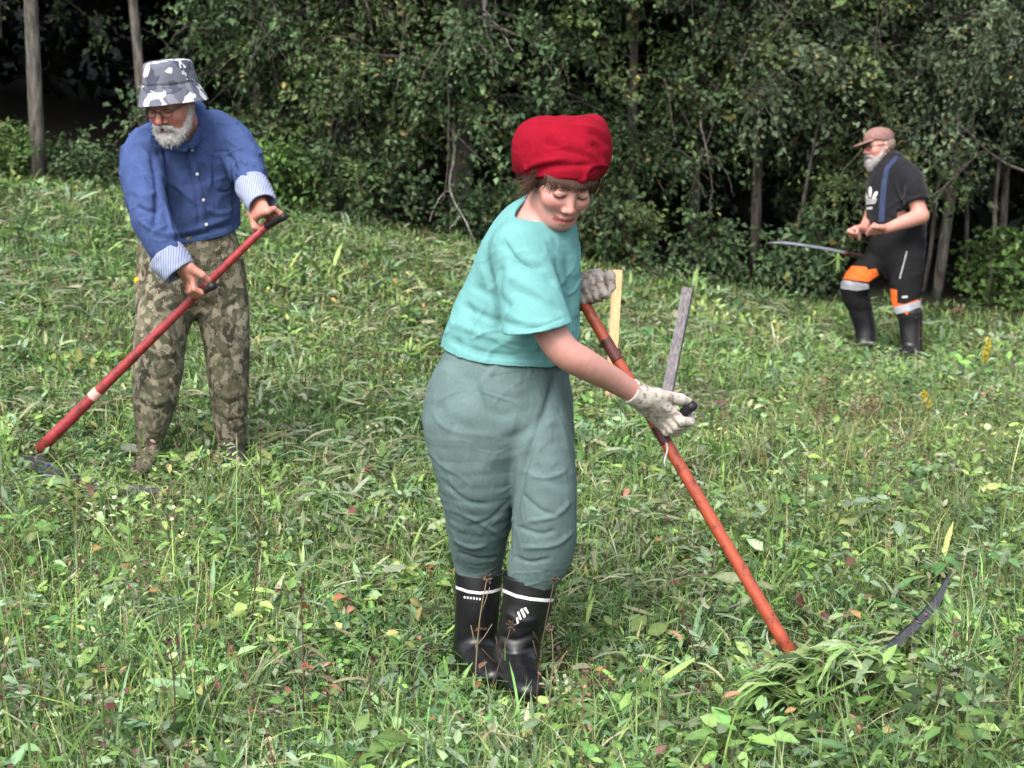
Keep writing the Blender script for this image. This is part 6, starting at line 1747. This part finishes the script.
def dry_stalk(lab, px, py, tx, ty, seed):
    r = np.random.default_rng(seed); b_ = gpos(px, py); t_ = stalk_to(b_, tx, ty); T = thing("dry_stalk", lab, "dry stalk", b_, "dry brown stalks in the grass")
    q = MB(); e = np.linspace(0, 1, 9); ln = b_ + (t_ - b_) * e[:, None] + (0.02 * np.sin(e * 2.6 + seed))[:, None] * np.array([1, 0.3, 0]) * e[:, None]
    c = (0.085, 0.055, 0.035) if seed % 3 else (0.20, 0.16, 0.09)
    q.tube(ln, 0.0024 * (1 - 0.4 * e), 5, col=c)
    for j in range(3):
        f = r.uniform(0.4, 0.85); p0 = np.array([np.interp(f, e, ln[:, k]) for k in range(3)]); d = unit(rvec(r, 1)[0] * np.array([1, 1, 0.2]) + np.array([0, 0, 0.8]))
        q.tube([p0, p0 + d * 0.025, p0 + d * 0.055 + np.array([0, 0, 0.01])], 0.0013, 4, col=c)
    q.build("stem", m_stalk, T, color=True)
    k = 40; V, Tt, C = leaf_quads(ln[-1] + r.normal(0, 0.003, (k, 3)), rvec(r, k), np.full(k, 0.010), np.full(k, 0.005), rvec(r, k), np.array([(0.13, 0.09, 0.06)]) * np.exp(r.normal(0, 0.3, (k, 1))))
    mesh_np("seed_head", V, [Tt], m_leaf, T, col=C)
for i, (px, py, tx, ty, lab) in enumerate([(472, 735, 489, 578, "tall dry stalk crossing the woman's farther boot"), (535, 742, 549, 580, "dry stalk with a round seed head in front of the woman's nearer boot"),
        (478, 745, 503, 626, "reddish dry stalk leaning right just left of the nearer boot"), (547, 735, 548, 628, "straight dry stalk right of the nearer boot"),
        (170, 775, 174, 640, "dark stalk standing in the lower left grass below the orange leaves"), (300, 740, 310, 590, "dark stalk midway along the lower left grass"), (80, 640, 82, 480, "dark stalk close to the left edge below the red scythe"),
        (935, 765, 942, 655, "dark brown stalk right of the mown heap"), (1000, 745, 1012, 640, "dark bent stalk at the right edge below the blade tip"), (765, 480, 758, 425, "dry stalk in the uncut grass right of the gloved hand"),
        (250, 640, 262, 430, "long pale stalk rising in front of the camouflage trousers"), (700, 700, 690, 610, "thin dry stalk left of the scythe's lower end"), (890, 560, 905, 470, "dry stalk above the scythe blade"), (375, 760, 372, 660, "dark stalk left of the woman's boots at the bottom")]):
    dry_stalk(lab, px, py, tx, ty, 60 + i)

# clump of grass swept up round the end of the snath, partly hiding the inner end of the blade
r = np.random.default_rng(91); k = 1500
a = r.uniform(0, 6.28, k); rr_ = np.sqrt(r.random(k))
px_ = 824 + 72 * rr_ * np.cos(a); py_ = 684 + 38 * rr_ * np.sin(a) - 0.10 * (px_ - 822)
dep = 4.27 + 0.0012 * (px_ - 822) + r.normal(0, 0.06, k)
cc = np.array([P(q0, q1, q2) for q0, q1, q2 in zip(px_, py_, dep)])
g_ = H(cc[:, 0], cc[:, 1]); cc[:, 2] = np.maximum(cc[:, 2], g_ + 0.03 + 0.05 * r.random(k))
ang = math.pi + 0.25 + r.normal(0.0, 0.5, k); L = r.uniform(0.05, 0.20, k)
col = np.array([(0.20, 0.34, 0.10), (0.27, 0.42, 0.15), (0.16, 0.28, 0.08), (0.29, 0.41, 0.22), (0.34, 0.42, 0.17)])[r.choice(5, k)] * np.exp(r.normal(0, 0.2, (k, 1)))
d = np.stack([np.cos(ang), np.sin(ang), r.normal(-0.05, 0.28, k)], -1); sd_ = np.stack([-np.sin(ang), np.cos(ang), r.normal(0.0, 0.35, k)], -1)
wd = 0.005 + 0.020 * r.random(k) ** 2.2; vs = []
for s in (-0.5, -0.17, 0.17, 0.5):
    p = cc + d * (L * s)[:, None] + np.array([0, 0, -1.0]) * (L * s * s)[:, None]; ww = wd * (0.35 if abs(s) > 0.3 else 1.0)
    vs += [p - sd_ * (ww / 2)[:, None], p + sd_ * (ww / 2)[:, None]]
V = np.stack(vs, 1).reshape(-1, 3); V[:, 2] = np.maximum(V[:, 2], H(V[:, 0], V[:, 1]) + 0.01); o2 = np.arange(k)[:, None] * 8
F = np.concatenate([o2 + np.array([[2 * j, 2 * j + 1, 2 * j + 3, 2 * j + 2]]) for j in range(3)])
tag(mesh_np("cut_grass_heap", V, [F], m_grass, col=np.repeat(col, 8, 0)), "heap of freshly cut grass swept up round the woman's scythe blade", "hay", kind="stuff")
